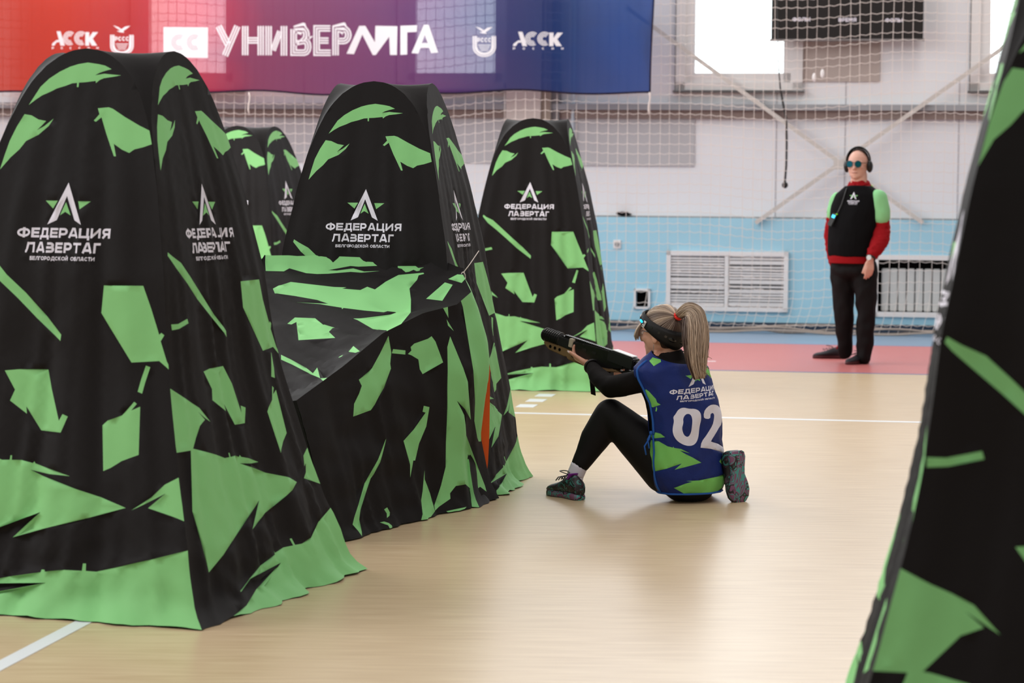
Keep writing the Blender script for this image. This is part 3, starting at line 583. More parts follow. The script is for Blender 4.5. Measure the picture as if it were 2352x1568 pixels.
# ------------------------------------------------------------------ low draped bunker
SURF = {"ramp_top":{"band1":[[0.013,0.017],[-0.191,-0.424],[-0.184,-0.492],[0.128,-0.142],[0.352,0.001],[0.576,0.003],[0.73,-0.094],[0.711,0.009],[0.652,0.017],[0.583,0.016],[0.486,0.018],[0.444,0.017],[0.337,0.026],[0.38,0.026],[0.46,0.021],[0.518,0.026],[0.594,0.025],[0.506,0.028],[0.45,0.027],[0.344,0.039],[0.295,0.051],[0.233,0.04],[0.169,0.026],[0.14,0.024],[0.12,0.039],[0.041,0.062]],"band2":[[0.162,0.216],[0.184,0.18],[0.211,0.142],[0.281,0.143],[0.437,0.165],[0.498,0.166],[0.482,0.174],[0.571,0.181],[0.586,0.143],[0.633,0.169],[0.657,0.11],[0.691,0.034],[0.811,0.029],[0.816,0.034],[0.794,0.047],[0.795,0.08],[0.778,0.158],[0.828,0.268],[0.9,0.416],[1.122,0.972],[0.96,0.707],[0.923,0.658],[0.84,0.6],[0.732,0.524],[0.705,0.509],[0.74,0.516],[0.841,0.398],[0.689,0.383],[0.587,0.37],[0.589,0.386],[0.577,0.368],[0.499,0.357],[0.338,0.325],[0.496,0.332],[0.426,0.301],[0.299,0.266],[0.202,0.251],[0.196,0.26]],"house":[[0.418,0.554],[0.42,0.491],[0.514,0.485],[0.603,0.579],[0.59,0.551],[0.663,0.591],[0.664,0.646],[0.734,0.721],[0.573,0.742],[0.45,0.533],[0.441,0.56]],"stripe":[[0.579,0.903],[0.644,0.938],[0.836,1.106],[0.841,1.078],[1.172,1.601],[1.047,1.315],[1.115,1.439],[1.029,1.328],[0.92,1.204],[0.831,1.119],[0.678,0.99],[0.607,0.954]],"bit1":[[0.871,0.96],[0.871,0.939],[0.89,0.944],[0.893,0.965]],"bit2":[[0.902,0.92],[0.912,0.896],[0.989,0.988],[0.971,0.992]],"bit3":[[0.986,0.966],[1.105,1.12],[1.065,1.071]],"fold":[[0.883,0.262],[0.915,0.11],[0.943,0.123],[0.939,0.258]],"cap0":[[0.933,0.081],[0.976,0.047],[1.013,0.077],[0.981,0.104]]},"ramp_side":{"fold":[[0.23,-0.081],[0.219,-0.1],[0.18,-0.264],[0.176,-0.097],[0.211,0.06],[0.213,0.042],[0.222,-0.064]],"sliver":[[0.22,0.064],[0.208,0.13],[0.224,0.097]],"leaf":[[0.475,0.028],[0.475,0.119],[0.499,0.165],[0.503,0.188],[0.647,0.326],[0.738,0.304],[0.722,0.238],[0.668,0.171],[0.675,0.13],[0.598,0.119],[0.539,0.081]],"rect":[[0.465,0.106],[0.415,0.139],[0.42,0.158],[0.473,0.124]],"cap":[[0.41,0.16],[0.394,0.15],[0.394,0.132],[0.378,0.122],[0.311,0.131],[0.292,0.127],[0.283,0.157],[0.273,0.264],[0.37,0.282],[0.378,0.254],[0.375,0.205],[0.399,0.172]],"band":[[0.16,-0.423],[0.02,-0.45],[-0.021,0.126],[-0.033,0.213],[-0.047,0.32],[-0.054,0.376],[-0.048,0.483],[-0.039,0.552],[-0.017,0.653],[0.01,0.739],[0.037,0.726],[0.069,0.694],[0.111,0.601],[0.169,0.337],[0.159,0.207],[0.132,0.036],[0.135,-0.149],[0.149,-0.297]],"tri":[[0.229,0.149],[0.22,0.309],[0.144,0.583],[0.246,0.46],[0.173,0.649],[0.07,0.846],[0.05,0.926],[0.057,0.955],[0.086,0.923],[0.123,0.933],[0.176,0.906],[0.224,0.877],[0.27,0.876],[0.307,0.905],[0.312,0.933],[0.37,0.965],[0.399,0.98],[0.387,0.954],[0.337,0.86],[0.303,0.772],[0.286,0.656],[0.266,0.306],[0.248,0.196]],"kite":[[0.391,0.434],[0.365,0.451],[0.381,0.543],[0.426,0.617],[0.458,0.694],[0.468,0.691],[0.517,0.763],[0.511,0.695],[0.52,0.565],[0.451,0.533],[0.383,0.472],[0.395,0.463]],"curve":[[0.601,0.507],[0.642,0.584],[0.721,0.688],[0.769,0.749],[0.824,0.84],[0.843,0.895],[0.858,0.975],[0.884,0.995],[0.883,0.959],[0.893,0.908],[0.874,0.868],[0.83,0.807],[0.759,0.701],[0.68,0.593]],"b1":[[0.695,0.884],[0.676,0.878],[0.669,0.91],[0.675,0.929],[0.693,0.937],[0.684,0.912]],"b2":[[0.731,0.955],[0.716,0.953],[0.699,0.969],[0.688,0.99],[0.7,1.009],[0.712,1.004],[0.71,0.98]],"leaf2":[[0.409,0.76],[0.421,0.804],[0.406,0.842],[0.387,0.891],[0.389,0.941],[0.404,0.982],[0.456,0.999],[0.536,1.02],[0.514,0.968],[0.469,0.902],[0.45,0.856],[0.431,0.798]],"hem":[[0.354,0.993],[0.314,0.99],[0.255,0.99],[0.269,0.998],[0.349,1.003]]},"vest_g":{"sh":[[-1.506,0.027],[-1.624,0.009],[-1.235,0.002],[-1.078,0.013],[-1.089,0.046]],"shr":[[1.234,0.011],[1.142,0.044],[0.976,0.078],[1.1,0.116],[0.63,0.09],[0.544,0.063],[0.611,0.036]],"side":[[-1.777,0.172],[-1.502,0.156],[-1.415,0.165],[-1.274,0.202],[-1.281,0.219],[-1.182,0.229],[-1.502,0.244],[-1.701,0.233],[-1.749,0.22]],"tick":[[-1.348,0.239],[-1.327,0.249],[-1.371,0.262],[-1.414,0.261]],"leafl":[[-2.1,0.364],[-1.529,0.361],[-1.329,0.365],[-1.174,0.38],[-1.699,0.392],[-1.783,0.377]],"arrow":[[-1.827,0.4],[-1.428,0.401],[-1.109,0.421],[-0.954,0.427],[-0.941,0.422],[-0.921,0.428],[-0.727,0.433],[-0.504,0.453],[-0.766,0.44],[-0.618,0.456],[-0.434,0.473],[-0.19,0.499],[-0.446,0.508],[-0.672,0.518],[-0.921,0.528],[-0.721,0.5],[-1.143,0.524],[-1.802,0.55],[-2.159,0.538],[-2.131,0.479],[-2.011,0.432]],"hem":[[-1.022,0.615],[-0.679,0.594],[-0.482,0.585],[-0.649,0.581],[-0.325,0.58],[0.013,0.574],[0.272,0.571],[0.927,0.567],[0.9,0.595],[0.708,0.63],[0.354,0.647],[-0.015,0.653],[-0.784,0.644]],"r2":[[0.45,0.503],[0.689,0.488],[1.0,0.535],[1.0,0.549]]},"vest_w":{"0o":[[-0.803,0.273],[-0.698,0.25],[-0.554,0.241],[-0.392,0.249],[-0.234,0.249],[-0.127,0.263],[-0.134,0.296],[-0.184,0.34],[-0.221,0.378],[-0.295,0.407],[-0.418,0.42],[-0.609,0.418],[-0.798,0.401],[-0.908,0.376],[-0.946,0.344],[-0.883,0.305],[-0.89,0.286]],"0i":[[-0.627,0.293],[-0.535,0.273],[-0.417,0.271],[-0.367,0.287],[-0.408,0.326],[-0.438,0.361],[-0.521,0.38],[-0.615,0.373],[-0.66,0.357],[-0.68,0.337],[-0.635,0.315]],"2":[[-0.035,0.277],[0.04,0.255],[0.218,0.237],[0.441,0.236],[0.701,0.247],[1.001,0.275],[1.0,0.306],[0.797,0.33],[0.464,0.355],[0.218,0.39],[0.131,0.405],[1.0,0.446],[1.0,0.48],[0.135,0.439],[-0.19,0.43],[-0.149,0.405],[0.043,0.368],[0.24,0.332],[0.364,0.305],[0.407,0.282],[0.336,0.274],[0.234,0.28],[0.172,0.302],[-0.039,0.296]]},"vt_fed":[[-0.7952,0.182],[0.7813,0.1704],[-0.7288,0.1596]],"vt_laz":[[-0.672,0.204],[0.5389,0.1911],[-0.6222,0.1816]],"vt_bel":[[-0.5979,0.2164],[0.4581,0.2085],[-0.5826,0.2089]],"vt_emb":[[-0.2964,0.1376],[0.2588,0.1341],[0.3064,-0.5206]]}
DIR = np.array([-.415, -.91, 0.])/np.hypot(.415, .91); LEN = 1.55
BLp = np.array([-1.16, 11.30, 0.]); BRp = np.array([-.225, 11.13, 0.])
RT = [0, .03, .10, .35, .75, 1.15, 1.55]; RZ_E = [1.125, 1.075, 1.05, .965, .835, .70, .585]; SAGT = [0, -.03, -.035, -.05, -.06, -.06, -.05]
RBx = [0, .06, .15, .3, .5, .8, 9]; RBy = [0, .02, .10, .10, .04, 0, 0]
def ramp_top(s, t, w=1):
    p = BLp+(BRp-BLp)*s+DIR*t; b_ = np.interp(t, RBx, RBy)*max(0., s)**5
    cr_ = math.exp(-((1-s)/.22)**2); q_ = (s*.9*DIR[1]*-1+t*.55, t*.9-s*.5)
    n = (.014*noise.noise((q_[0]*2, q_[1]*7, 3.3))+(.024+.055*cr_)*(.22-abs(noise.noise((q_[0]*3, q_[1]*13, 1.1)))))*w*min(1, t/.12)*min(1, 10*s*(1-s))+.012*noise.noise((s*9, t*18, 8))*max(0, 1-t/.2)
    return np.array([p[0]+b_, p[1], np.interp(t, RT, RZ_E)+np.interp(t, RT, SAGT)*(1-(2*s-1)**4)-.6*b_+n-.05*max(0., (s-.86)/.14)*max(0., 1-t/.05)])
REAR = [(1062, 634, 11.13), (1080, 660, 11.13), (1098, 705, 11.13), (1120, 780, 11.13), (1125, 830, 11.13), (1114, 920, 11.13), (1104, 1000, 11.14), (1120, 1080, 11.16), (1138, 1146, 11.18)]
RP = [at_y(*q) for q in REAR]; RP[0] = ramp_top(1, .06); RP[-1][2] = .004
RS = [0.]
for p_, q_ in zip(RP, RP[1:]): RS.append(RS[-1]+np.linalg.norm(q_-p_))
RS = [x/RS[-1] for x in RS]; BOT0, BOT1 = np.array(at_z(1138, 1146)), np.array(at_z(768, 1248))
def ramp_side(s, t):
    rear = np.array([np.interp(t, RS, [q[i] for q in RP]) for i in range(3)])
    top = ramp_top(1, .06+(LEN-.06)*s); bot = BOT0*(1-s)+BOT1*s; lin0 = RP[0]*(1-t)+RP[-1]*t
    q = top*(1-t)+bot*t+(rear-lin0)*(1-s)**3
    w_ = min(1, t*3)*min(1, 6*s)*min(1, 6*(1-s)+.2)
    d = (.036*noise.noise((s*9, t*1.0, 2.5))+.03*(.25-abs(noise.noise((s*15, t*1.2, 7.5))))+.014*noise.noise((s*7+t*4, t*6, 5)))*w_+.016*(.2-abs(noise.noise((s*5+t*9, t*12, 3))))*max(0, 1-t/.35)*min(1, t*8)*min(1, 4*s)
    hem_ = max(0, 1-(1-t)/.08); d += .02*hem_
    return np.array([q[0]+.9*d, q[1]-.4*d, max(q[2]+.006*hem_, .003)])
def low_bunker():
    root = empty('low_bunker', (-.8, 10.6, 0), 'low sloping bunker under a black and green drape, tied to the second tall bunker', 'bunker')
    c = [M['cblack'], M['cgreen']]; LW_ = .92
    ring = [(LW_*i/24, 0) for i in range(24)]+[(LW_, LEN*i/40) for i in range(40)]+[(LW_-LW_*i/24, LEN) for i in range(24)]+[(0, LEN-LEN*i/40) for i in range(40)]
    vs, tr_, ms = cut_sheet(ring, [([[(s*LW_, t) for s, t in L]], 1) for L in SURF['ramp_top'].values()], .03)
    sheet_object('drape_top', vs, tr_, ms, lambda u, v: ramp_top(u/LW_, v), c, root)
    SL, SH = 1.5, 1.0
    ring = [(SL*i/50, 0) for i in range(50)]+[(SL, SH*i/30) for i in range(30)]+[(SL-SL*i/50, SH) for i in range(50)]+[(0, SH-SH*i/40) for i in range(40)]
    vs, tr_, ms = cut_sheet(ring, [([[(s*SL, t*SH) for s, t in L]], 1) for L in SURF['ramp_side'].values()], .03)
    sheet_object('drape_side', vs, tr_, ms, lambda u, v: ramp_side(u/SL, v/SH), c, root)
    o = MB()                                            # hidden left side and front end of the drape
    o.loft([[Vector(ramp_top(0, t))+Vector((-.12*k/6, .02*k/6, 0))-Vector((0, 0, ramp_top(0, t)[2]*k/6)) for k in range(7)] for t in np.linspace(0, LEN, 20)], 0, False, closed=False)
    o.loft([[Vector(ramp_top(s, LEN)).lerp(Vector((BLp+(BRp-BLp)*s+DIR*(LEN+.08))*np.array([1, 1, 0]))*(1-s)+Vector(BOT1)*s, k/6) for k in range(7)] for s in np.linspace(0, 1, 16)], 0, False, closed=False)
    o.build('drape_end', [M['cblack']], root, smooth=True)
    l = MB(); l.loft([[Vector(at_y(xr+dx, y, 11.2)) for dx in (-34, -16, 0)] for xr, y in ((1120, 790), (1126, 850), (1125, 930), (1124, 1000), (1121, 1062), (1116, 1100))], 0, False, closed=False); l.build('orange_lining', [M['orange']], root, smooth=True)
    k = Vector(ramp_top(1, .02)); t = MB(); t.tube([k+Vector((.0, -.02, 0)), k+Vector((.03, 0, .04)), k+Vector((.07, .06, .10))], .0022, 6); t.tube([k+Vector((.01*math.cos(q), -.02, -.02+.025*math.sin(q))) for q in np.linspace(0, 6.3, 14)], .002, 5)
    t.build('tie_cord', [M['cord']], root, smooth=True)
low_bunker()
# ------------------------------------------------------------------ people
VV = lambda *a: Vector(a)
def vadd(p, *terms):
    q = Vector(p)
    for v, k in terms: q = q+Vector(v)*k
    return q
def hand(mb, wrist, d, n, lat, curls, scale=1.0, thumb_dir=None, thumb_curl=.3, spread=.0):
    """palm and five fingers: d = finger direction, n = palm normal (fingers curl towards it), lat = towards the index/thumb side"""
    d, n, lat = Vector(d).normalized(), Vector(n).normalized(), Vector(lat).normalized(); s = scale; tips = []
    k = Vector(wrist)+d*.085*s
    mb.chain([(Vector(wrist), .021*s), (Vector(wrist)+d*.025*s, .021*s)], 10)
    for o_ in (-.026, -.009, .009, .026): mb.chain([(Vector(wrist)+d*.02*s+lat*o_*.6*s, .0145*s), (k+lat*o_*s, .0118*s)], 10)
    for o_, L, c, r in ((.027, .068, curls[0], .0092), (.009, .076, curls[1], .0095), (-.010, .070, curls[2], .0091), (-.027, .055, curls[3], .0082)):
        p = k+lat*o_*s; ang = 0; pts = [(p, r*s*1.12)]; dd_ = d+lat*spread*o_*20
        for f, a in ((.46, c), (.31, c*1.1), (.23, c*.8)):
            ang += a; v = (dd_*math.cos(ang)+n*math.sin(ang)).normalized(); p = p+v*L*f*1.12*s; pts.append((p, r*s*(1.0-.10*len(pts))))
        mb.chain(pts, 10); tips.append((p, v))
    b = Vector(wrist)+d*.03*s+lat*.022*s; td = Vector(thumb_dir).normalized() if thumb_dir else (d*.75+lat*.6+n*.25).normalized()
    p1 = b+td*.036*s; t2 = (td+d*thumb_curl).normalized(); p2 = p1+t2*.030*s; p3 = p2+t2*.024*s
    mb.chain([(b, .0155*s), (p1, .0118*s), (p2, .0105*s), (p3, .0088*s)], 10); tips.append((p3, t2))
    return tips
def shoe(base, toe, up, L, name, mats, parent, high=.09, lacecol=None, tongue=None, Wd=.094):
    """base = heel point on the sole, toe = direction, up = sole normal"""
    t = Vector(toe).normalized(); u = Vector(up).normalized(); s = t.cross(u).normalized(); b = Vector(base)
    prof = [(0, .26, .55), (.04, .34, .85), (.15, .37, 1.0), (.3, .35, 1.0), (.45, .36, .82), (.6, .44, .60), (.75, .47, .47), (.88, .41, .38), (.96, .28, .27), (1.0, .12, .16)]
    up_ = MB(); rings = []
    for x, w_, h_ in prof:
        ring = []; W_ = w_*Wd*2*.5; Hh_ = h_*high
        for j in range(16):
            a = 2*math.pi*j/16; c_, s_ = math.cos(a), math.sin(a)
            k = 1 if s_ < 0 else (1-.45*s_*s_ if x > .35 else 1-.30*s_*s_)
            ring.append(b+t*(x*L)+s*(c_*W_*1.0*(k if s_ > 0 else 1))+u*(.018+Hh_*.5+Hh_*.5*s_))
        rings.append(ring)
    up_.loft(rings); o = up_.build(name, mats[0], parent, smooth=True)
    so = MB(); rings = []
    outl = [(0, .22), (.03, .32), (.12, .37), (.3, .31), (.45, .29), (.6, .41), (.75, .48), (.88, .42), (.96, .28), (1.01, .10)]
    for x, w_ in outl:
        W_ = w_*Wd; k = .018*(1 if .1 < x < .9 else .8); rings.append([b+t*(x*L)+s*c_+u*z for c_, z in ((-W_, .004), (-W_*.8, 0), (W_*.8, 0), (W_, .004), (W_*1.03, k), (W_*.9, k+.012), (-W_*.9, k+.012), (-W_*1.03, k))])
    so.loft(rings); so.build('sole', mats[1], o, smooth=True)
    if lacecol:
        lc = MB()
        for k in range(4):
            x = .40+.085*k; hgt = .018+high*(.86-.62*(x-.40)); c = b+t*(x*L)+u*(hgt+.004)
            lc.tube([c-s*.026-u*.012, c-s*.012+u*.003, c+s*.012+u*.003+t*.012, c+s*.026-u*.012+t*.012], .0028, 5)
        c = b+t*(.42*L)+u*(high*.98+.012)
        for sg in (-1, 1): lc.tube([c+s*.02*sg*math.sin(q)+u*.018*math.sin(q*.5+.3)+t*(.045*(1-math.cos(q)))*.6 for q in np.linspace(0, 3.1, 8)], .0025, 5)
        lc.build('laces', lacecol, o, smooth=True)
    if tongue:
        tg = MB(); tg.loft([[b+t*(.36*L-.02*k)+s*x+u*(high*.8+k*.035) for x in (-.024, -.008, .008, .024)]+[b+t*(.36*L-.02*k-.012)+s*x+u*(high*.8+k*.035) for x in (.024, .008, -.008, -.024)] for k in (0, .4, .8, 1.1, 1.25)])
        tg.build('tongue', tongue, o, smooth=True)
    return o
def camo_mat():
    m = bpy.data.materials.new('camo_shoe_mesh'); m.use_nodes = True; nt = m.node_tree; b = nt.nodes['Principled BSDF']; N = nt.nodes.new; L = nt.links.new
    tc = N('ShaderNodeTexCoord'); n = N('ShaderNodeTexNoise'); n.inputs['Scale'].default_value = 17; n.inputs['Detail'].default_value = 1.5; n.inputs['Distortion'].default_value = 1.4; L(tc.outputs['Object'], n.inputs['Vector'])
    cr = N('ShaderNodeValToRGB'); cr.color_ramp.interpolation = 'CONSTANT'; e = cr.color_ramp.elements
    st = [(0, (22, 18, 20)), (.47, (78, 48, 70)), (.50, (20, 18, 20)), (.555, (52, 112, 108)), (.595, (24, 20, 24)), (.68, (72, 46, 68))]
    while len(e) < len(st): e.new(.5)
    for q, (p, c) in zip(e, st): q.position = p; q.color = lin(c)+(1,)
    L(n.outputs['Fac'], cr.inputs[0]); L(cr.outputs[0], b.inputs['Base Color']); b.inputs['Roughness'].default_value = .5; return m
def camo_sole():
    m = camo_mat(); m.name = 'camo_sole_rubber'; cr = [n for n in m.node_tree.nodes if n.type == 'VALTORGB'][0]
    for q, (p, c) in zip(cr.color_ramp.elements, [(0, (118, 72, 104)), (.40, (64, 142, 138)), (.47, (118, 72, 104)), (.53, (30, 26, 30)), (.58, (72, 150, 144)), (.64, (120, 74, 106))]): q.position = p; q.color = lin(c)+(1,)
    return m
M['camo'] = camo_mat(); M['camo_s'] = camo_sole()
def face_parts(mb, C, f, l, s=1.0):
    z = Vector((0, 0, 1)); f, l = Vector(f), Vector(l); C = Vector(C); E = lambda a, b, c, rf, rl, rz, n=14: mb.ell(C+f*a*s+l*b*s+z*c*s, f*rf*s, l*rl*s, z*rz*s, n)
    E(-.004, 0, .012, .100, .079, .100, 22); E(.020, 0, -.035, .078, .068, .078, 18); E(.040, 0, -.080, .052, .050, .045, 16); E(.066, 0, -.105, .026, .028, .020)
    mb.chain([(C+(f*.088+z*.004)*s, .010*s), (C+(f*.104-z*.020)*s, .011*s), (C+(f*.115-z*.038)*s, .0135*s)], 10)
    for q in (-1, 1):
        E(.103, q*.011, -.042, .010, .009, .008, 10); E(.078, q*.030, .012, .016, .028, .010, 12); E(.068, q*.042, -.030, .022, .022, .022, 12); E(.084, q*.030, -.012, .010, .015, .009, 10)
        E(-.004, q*.082, -.022, .019, .009, .033, 12); E(.002, q*.077, -.042, .010, .007, .012, 10)
    E(.088, 0, -.068, .012, .024, .006, 12); E(.086, 0, -.077, .012, .020, .006, 12)

# ---- the shooter: sits on the floor, left knee up, right leg folded under, aims to the left
D0 = 11.2
def P(px, py, dy): return Vector(at_y(px, py, D0+dy))
FW = Vector((-.64, .77, 0)); LW = Vector((-.77, -.64, 0)); ZZ = Vector((0, 0, 1))
VRr = [(833, 1546, .105, .080), (838, 1544, .165, .092), (848, 1541, .203, .105), (862, 1543, .203, .112), (885, 1552, .197, .121), (920, 1565, .191, .128), (960, 1572, .188, .130), (1010, 1574, .186, .131), (1050, 1575, .192, .137), (1085, 1577, .193, .139), (1110, 1580, .182, .132), (1128, 1583, .160, .118)]
VRr = [(y, x+1, a+.004, b+.003) for y, x, a, b in VRr]
VC = [np.array(P(x, y, 0)) for y, x, a, b in VRr]; VH = [0.]
for i in range(1, len(VRr)): VH.append(VH[-1]+math.hypot(np.linalg.norm(VC[i]-VC[i-1]), .6*(VRr[i][2]-VRr[i-1][2])))
def vest_pt(th, h, grow=0., wr=1):
    c = [np.interp(h, VH, [q[i] for q in VC]) for i in range(3)]; a = np.interp(h, VH, [r[2] for r in VRr]); b = np.interp(h, VH, [r[3] for r in VRr])
    d = grow
    if wr: d += (.007*noise.noise((th*2.2+h*4, h*9, 2.2))+.006*noise.noise((th*3-h*9, h*14+th*3, 6.1)))*min(1, h/.12)
    q = Vector(c)-FW*(b+d)*math.cos(th)-LW*(a+d)*math.sin(th); q.z += .034*(1-math.cos(th))*max(0., 1-h/.10); return q
def torso_rings(k, z0=0, n=28, hmax=None):
    hs = np.linspace(0, hmax or VH[-1], 22); return [[vest_pt(2*math.pi*j/n, h, k, 0) for j in range(n)] for h in hs]
Hc = P(1524, 762, .02); HF = Vector((-.81, .59, 0)).normalized(); HL = Vector((-.59, -.81, 0)).normalized()
SH_L, EL_L, WR_L = P(1496, 866, -.06), P(1404, 890, .09), P(1356, 838, .33)
SH_R, EL_R, WR_R = P(1605, 866, .12), P(1556, 905, .40), P(1436, 846, .40)
HIP_L, KN_L, AN_L = P(1532, 1078, -.02), P(1402, 953, .12), P(1324, 1082, .10)
HIP_R, KN_R, AN_R = P(1618, 1082, .10), P(1566, 1122, .40), P(1664, 1086, .05)
# gun axis: butt behind the left shoulder, muzzle up and away to the left
GB, GM = P(1478, 846, .16), P(1250, 768, .56); GA = (GM-GB).normalized(); GL = (GM-GB).length
GS = Vector((GA.y, -GA.x, 0)).normalized()*-1                         # side towards the camera
if GS.y > 0: GS = -GS
GU = GA.cross(GS).normalized(); GU = GU if GU.z > 0 else -GU
def gp(x, y=0, z=0): return GB+GA*x+GS*y+GU*z
def woman():
    b = MB()
    b.loft(torso_rings(-.012)); b.chain([(P(1550, 842, .0), .062), (P(1542, 815, .015), .052), (P(1532, 795, .02), .050)])
    face_parts(b, Hc, HF, HL, 1.0)
    b.chain([(SH_L, .040), (EL_L, .040), (WR_L, .024)]); b.chain([(SH_R, .038), (EL_R, .040), (WR_R, .024)])
    b.chain([(HIP_L, .105), (P(1460, 1003, .05), .088), (KN_L, .066)]); b.chain([(KN_L, .066), (P(1370, 1000, .12), .060), (AN_L, .036), (P(1318, 1108, .10), .034)])
    b.chain([(HIP_R, .105), (KN_R, .070)]); b.chain([(KN_R, .066), (P(1612, 1110, .2), .058), (AN_R, .036), (P(1682, 1080, .02), .033)])
    b.ell(P(1582, 1100, .0), LW*.17, FW*.13, ZZ*.085)
    # left hand under the fore-end, thumb along the near side; right hand on the grip
    tl = hand(b, WR_L, (gp(.53, 0, -.05)-WR_L).normalized(), (GU*.9-GS*.2), GS*.9+GU*.3, (.55, .6, .6, .6), .98, thumb_dir=(GA*.9+GU*.35+GS*.25), thumb_curl=.2)
    hand(b, WR_R, (gp(.20, .0, -.09)-WR_R).normalized(), GS, -GA*.2+GU*.9, (.6, .75, .8, .85), .95)
    body = link('person', b.blob('person', .0058, 3), M['skin'])
    tag(body, 'woman in blue numbered vest sitting on the floor, one knee up, aiming a laser gun', 'person')
    nl = MB(); tp, tv = tl[4]; nl.ell(tp+GS*.006+tv*.002, tv*.008, GU*.0055, GS*.003, 10); nl.build('fingernail', mat('pale_nail', (230, 205, 200), .25, .5), body, smooth=True)
    mat('eye_white', (226, 222, 220), .2, .5)
    for q in (-1, 1): ey = MB(); ey.ell(Hc+HF*.0905+HL*.031*q-ZZ*.006, HF*.009, HL*.012, ZZ*.009, 12); ey.build('eye', bpy.data.materials['eye_white'], body, smooth=True)
    # black top and leggings
    t = MB(); t.loft(torso_rings(-.004, hmax=VH[-2])); t.chain([(P(1550, 845, .0), .070), (P(1541, 824, .012), .061)])
    t.chain([(SH_L, .050), (P(1474, 874, -.04), .055), (P(1440, 881, .0), .056), (EL_L, .053), (P(1372, 862, .22), .044), (WR_L-(WR_L-EL_L)*.08, .033)]); t.chain([(SH_R, .045), (EL_R, .052), (WR_R, .034)])
    link('black_top', t.blob('black_top', .009, 4, .004, 9, 3), M['knit'], body)
    nk = MB(); nd = (P(1532, 795, .02)-P(1545, 830, .01)).normalized(); na = nd.cross(HL).normalized(); nb = nd.cross(na); nc = P(1538, 812, .012)
    nk.loft([[nc+nd*z+(na*math.cos(q)+nb*math.sin(q))*r_+ZZ*(-.012*math.cos(q)) for q in np.linspace(0, 2*math.pi, 25)[:-1]] for z, r_ in ((-.06, .076), (-.03, .069), (.0, .065), (.010, .063), (.006, .057), (-.02, .054))], 0, False)
    nk.build('turtleneck', M['knit'], body, smooth=True)
    l = MB(); l.chain([(HIP_L, .117), (P(1492, 1036, .02), .108), (P(1458, 1003, .05), .098), (P(1428, 975, .09), .086), (KN_L, .078)], 18)
    l.chain([(KN_L, .078), (P(1388, 975, .12), .076), (P(1366, 1008, .12), .070), (P(1346, 1044, .11), .053), (P(1334, 1064, .10), .045)], 18)
    l.chain([(P(1608, 1084, .12), .100), (KN_R, .082)]); l.chain([(KN_R, .076), (P(1612, 1112, .2), .066), (AN_R, .045)])
    l.ell(P(1580, 1092, .02), LW*.17, FW*.125, ZZ*.10, 18); l.ell(P(1584, 1130, .0), LW*.12, FW*.10, ZZ*.050, 16)
    me = l.blob('leggings', .009, 5)
    for v in me.vertices: v.co.z = max(v.co.z, .004)
    link('leggings', me, mat('black_leggings', (15, 12, 13), .7, .2), body)
    # vest: one cut sheet, printed
    mv = [mat('blue_vest_fabric', (19, 38, 104), .6, .25, .15, 70), mat('green_vest_print', (120, 192, 98), .6, .2), M['cwhite'], mat('vest_trim_blue', (38, 88, 168), .6, .2)]
    KX = .19; TW = 2*math.pi
    t0 = -math.pi*1.0; U = lambda th, h: ((th-t0)*KX, h)
    ring = [(TW*KX*i/80, 0) for i in range(80)]+[(TW*KX, VH[-1]*i/40) for i in range(40)]+[(TW*KX-TW*KX*i/80, VH[-1]) for i in range(80)]+[(0, VH[-1]-VH[-1]*i/40) for i in range(40)]
    R = [([[U(a, c) for a, c in L]], 1) for L in SURF['vest_g'].values()]
    W_ = dict(SURF['vest_w'])
    def chaik(L, keep=()):
        out = []; n = len(L)
        for i in range(n):
            a, c, e = L[i-1], L[i], L[(i+1) % n]
            if i in keep: out.append(c)
            else: out += [tuple(c[k]*.75+a[k]*.25 for k in (0, 1)), tuple(c[k]*.75+e[k]*.25 for k in (0, 1))]
        return out
    W_['0o'] = chaik(chaik(W_['0o'])); W_['0i'] = chaik(chaik(W_['0i'])); W_['2'] = chaik(W_['2'], (0, 10, 11, 12, 13, 14, 21))
    R.append(([[U(a, c) for a, c in W_['0o']], [U(a, c) for a, c in W_['0i']]], 2)); R.append(([[U(a, c) for a, c in W_['2']]], 2))
    def aff(a, c, d, loops, x0, x1, y0, y1):
        a, c, d = (Vector(U(*q)) for q in (a, c, d)); return [[tuple(a+(c-a)*((x-x0)/(x1-x0))+(d-a)*((y-y0)/(y1-y0))) for x, y in L] for L in loops]
    A3 = SURF['vt_fed']; A3 = [(A3[0][0], A3[0][1]-.004), (.86, .1665), (A3[2][0], A3[2][1]-.004)]
    R.append((aff(*A3, text_polys('ФЕДЕРАЦИЯ', -.180, .180, 0, .034), -.18, .18, 0, .034), 2, 1)); R.append((aff(*A3, EMB_W, -.18, .18, 0, .034), 2))
    for L in EMB_G: R.append((aff(*A3, [L], -.18, .18, 0, .034), 1))
    R.append((aff(*[(SURF['vt_laz'][0][0], .2055), (.62, .1915), (SURF['vt_laz'][2][0], .1855)], text_polys('ЛАЗЕРТАГ', 0, 1, 0, 1), 0, 1, 0, 1), 2, 1)); R.append((aff(*[SURF['vt_bel'][0], (.55, .2085), SURF['vt_bel'][2]], text_polys('БЕЛГОРОДСКОЙ ОБЛАСТИ', 0, 1, 0, 1), 0, 1, 0, 1), 2, 1))
    vs, tr_, ms = cut_sheet(ring, R, .014)
    # open side seam under the left arm
    keep = []; km = []
    for t_, m_ in zip(tr_, ms):
        c = sum((Vector(vs[i]) for i in t_), Vector((0, 0)))/3; th = c.x/KX+t0
        if -2.05 < th < -1.62 and .10 < c.y < .36: continue
        keep.append(t_); km.append(m_)
    vo = sheet_object('vest', vs, keep, km, lambda x, y: vest_pt(x/KX+t0, y, .004), mv, body)
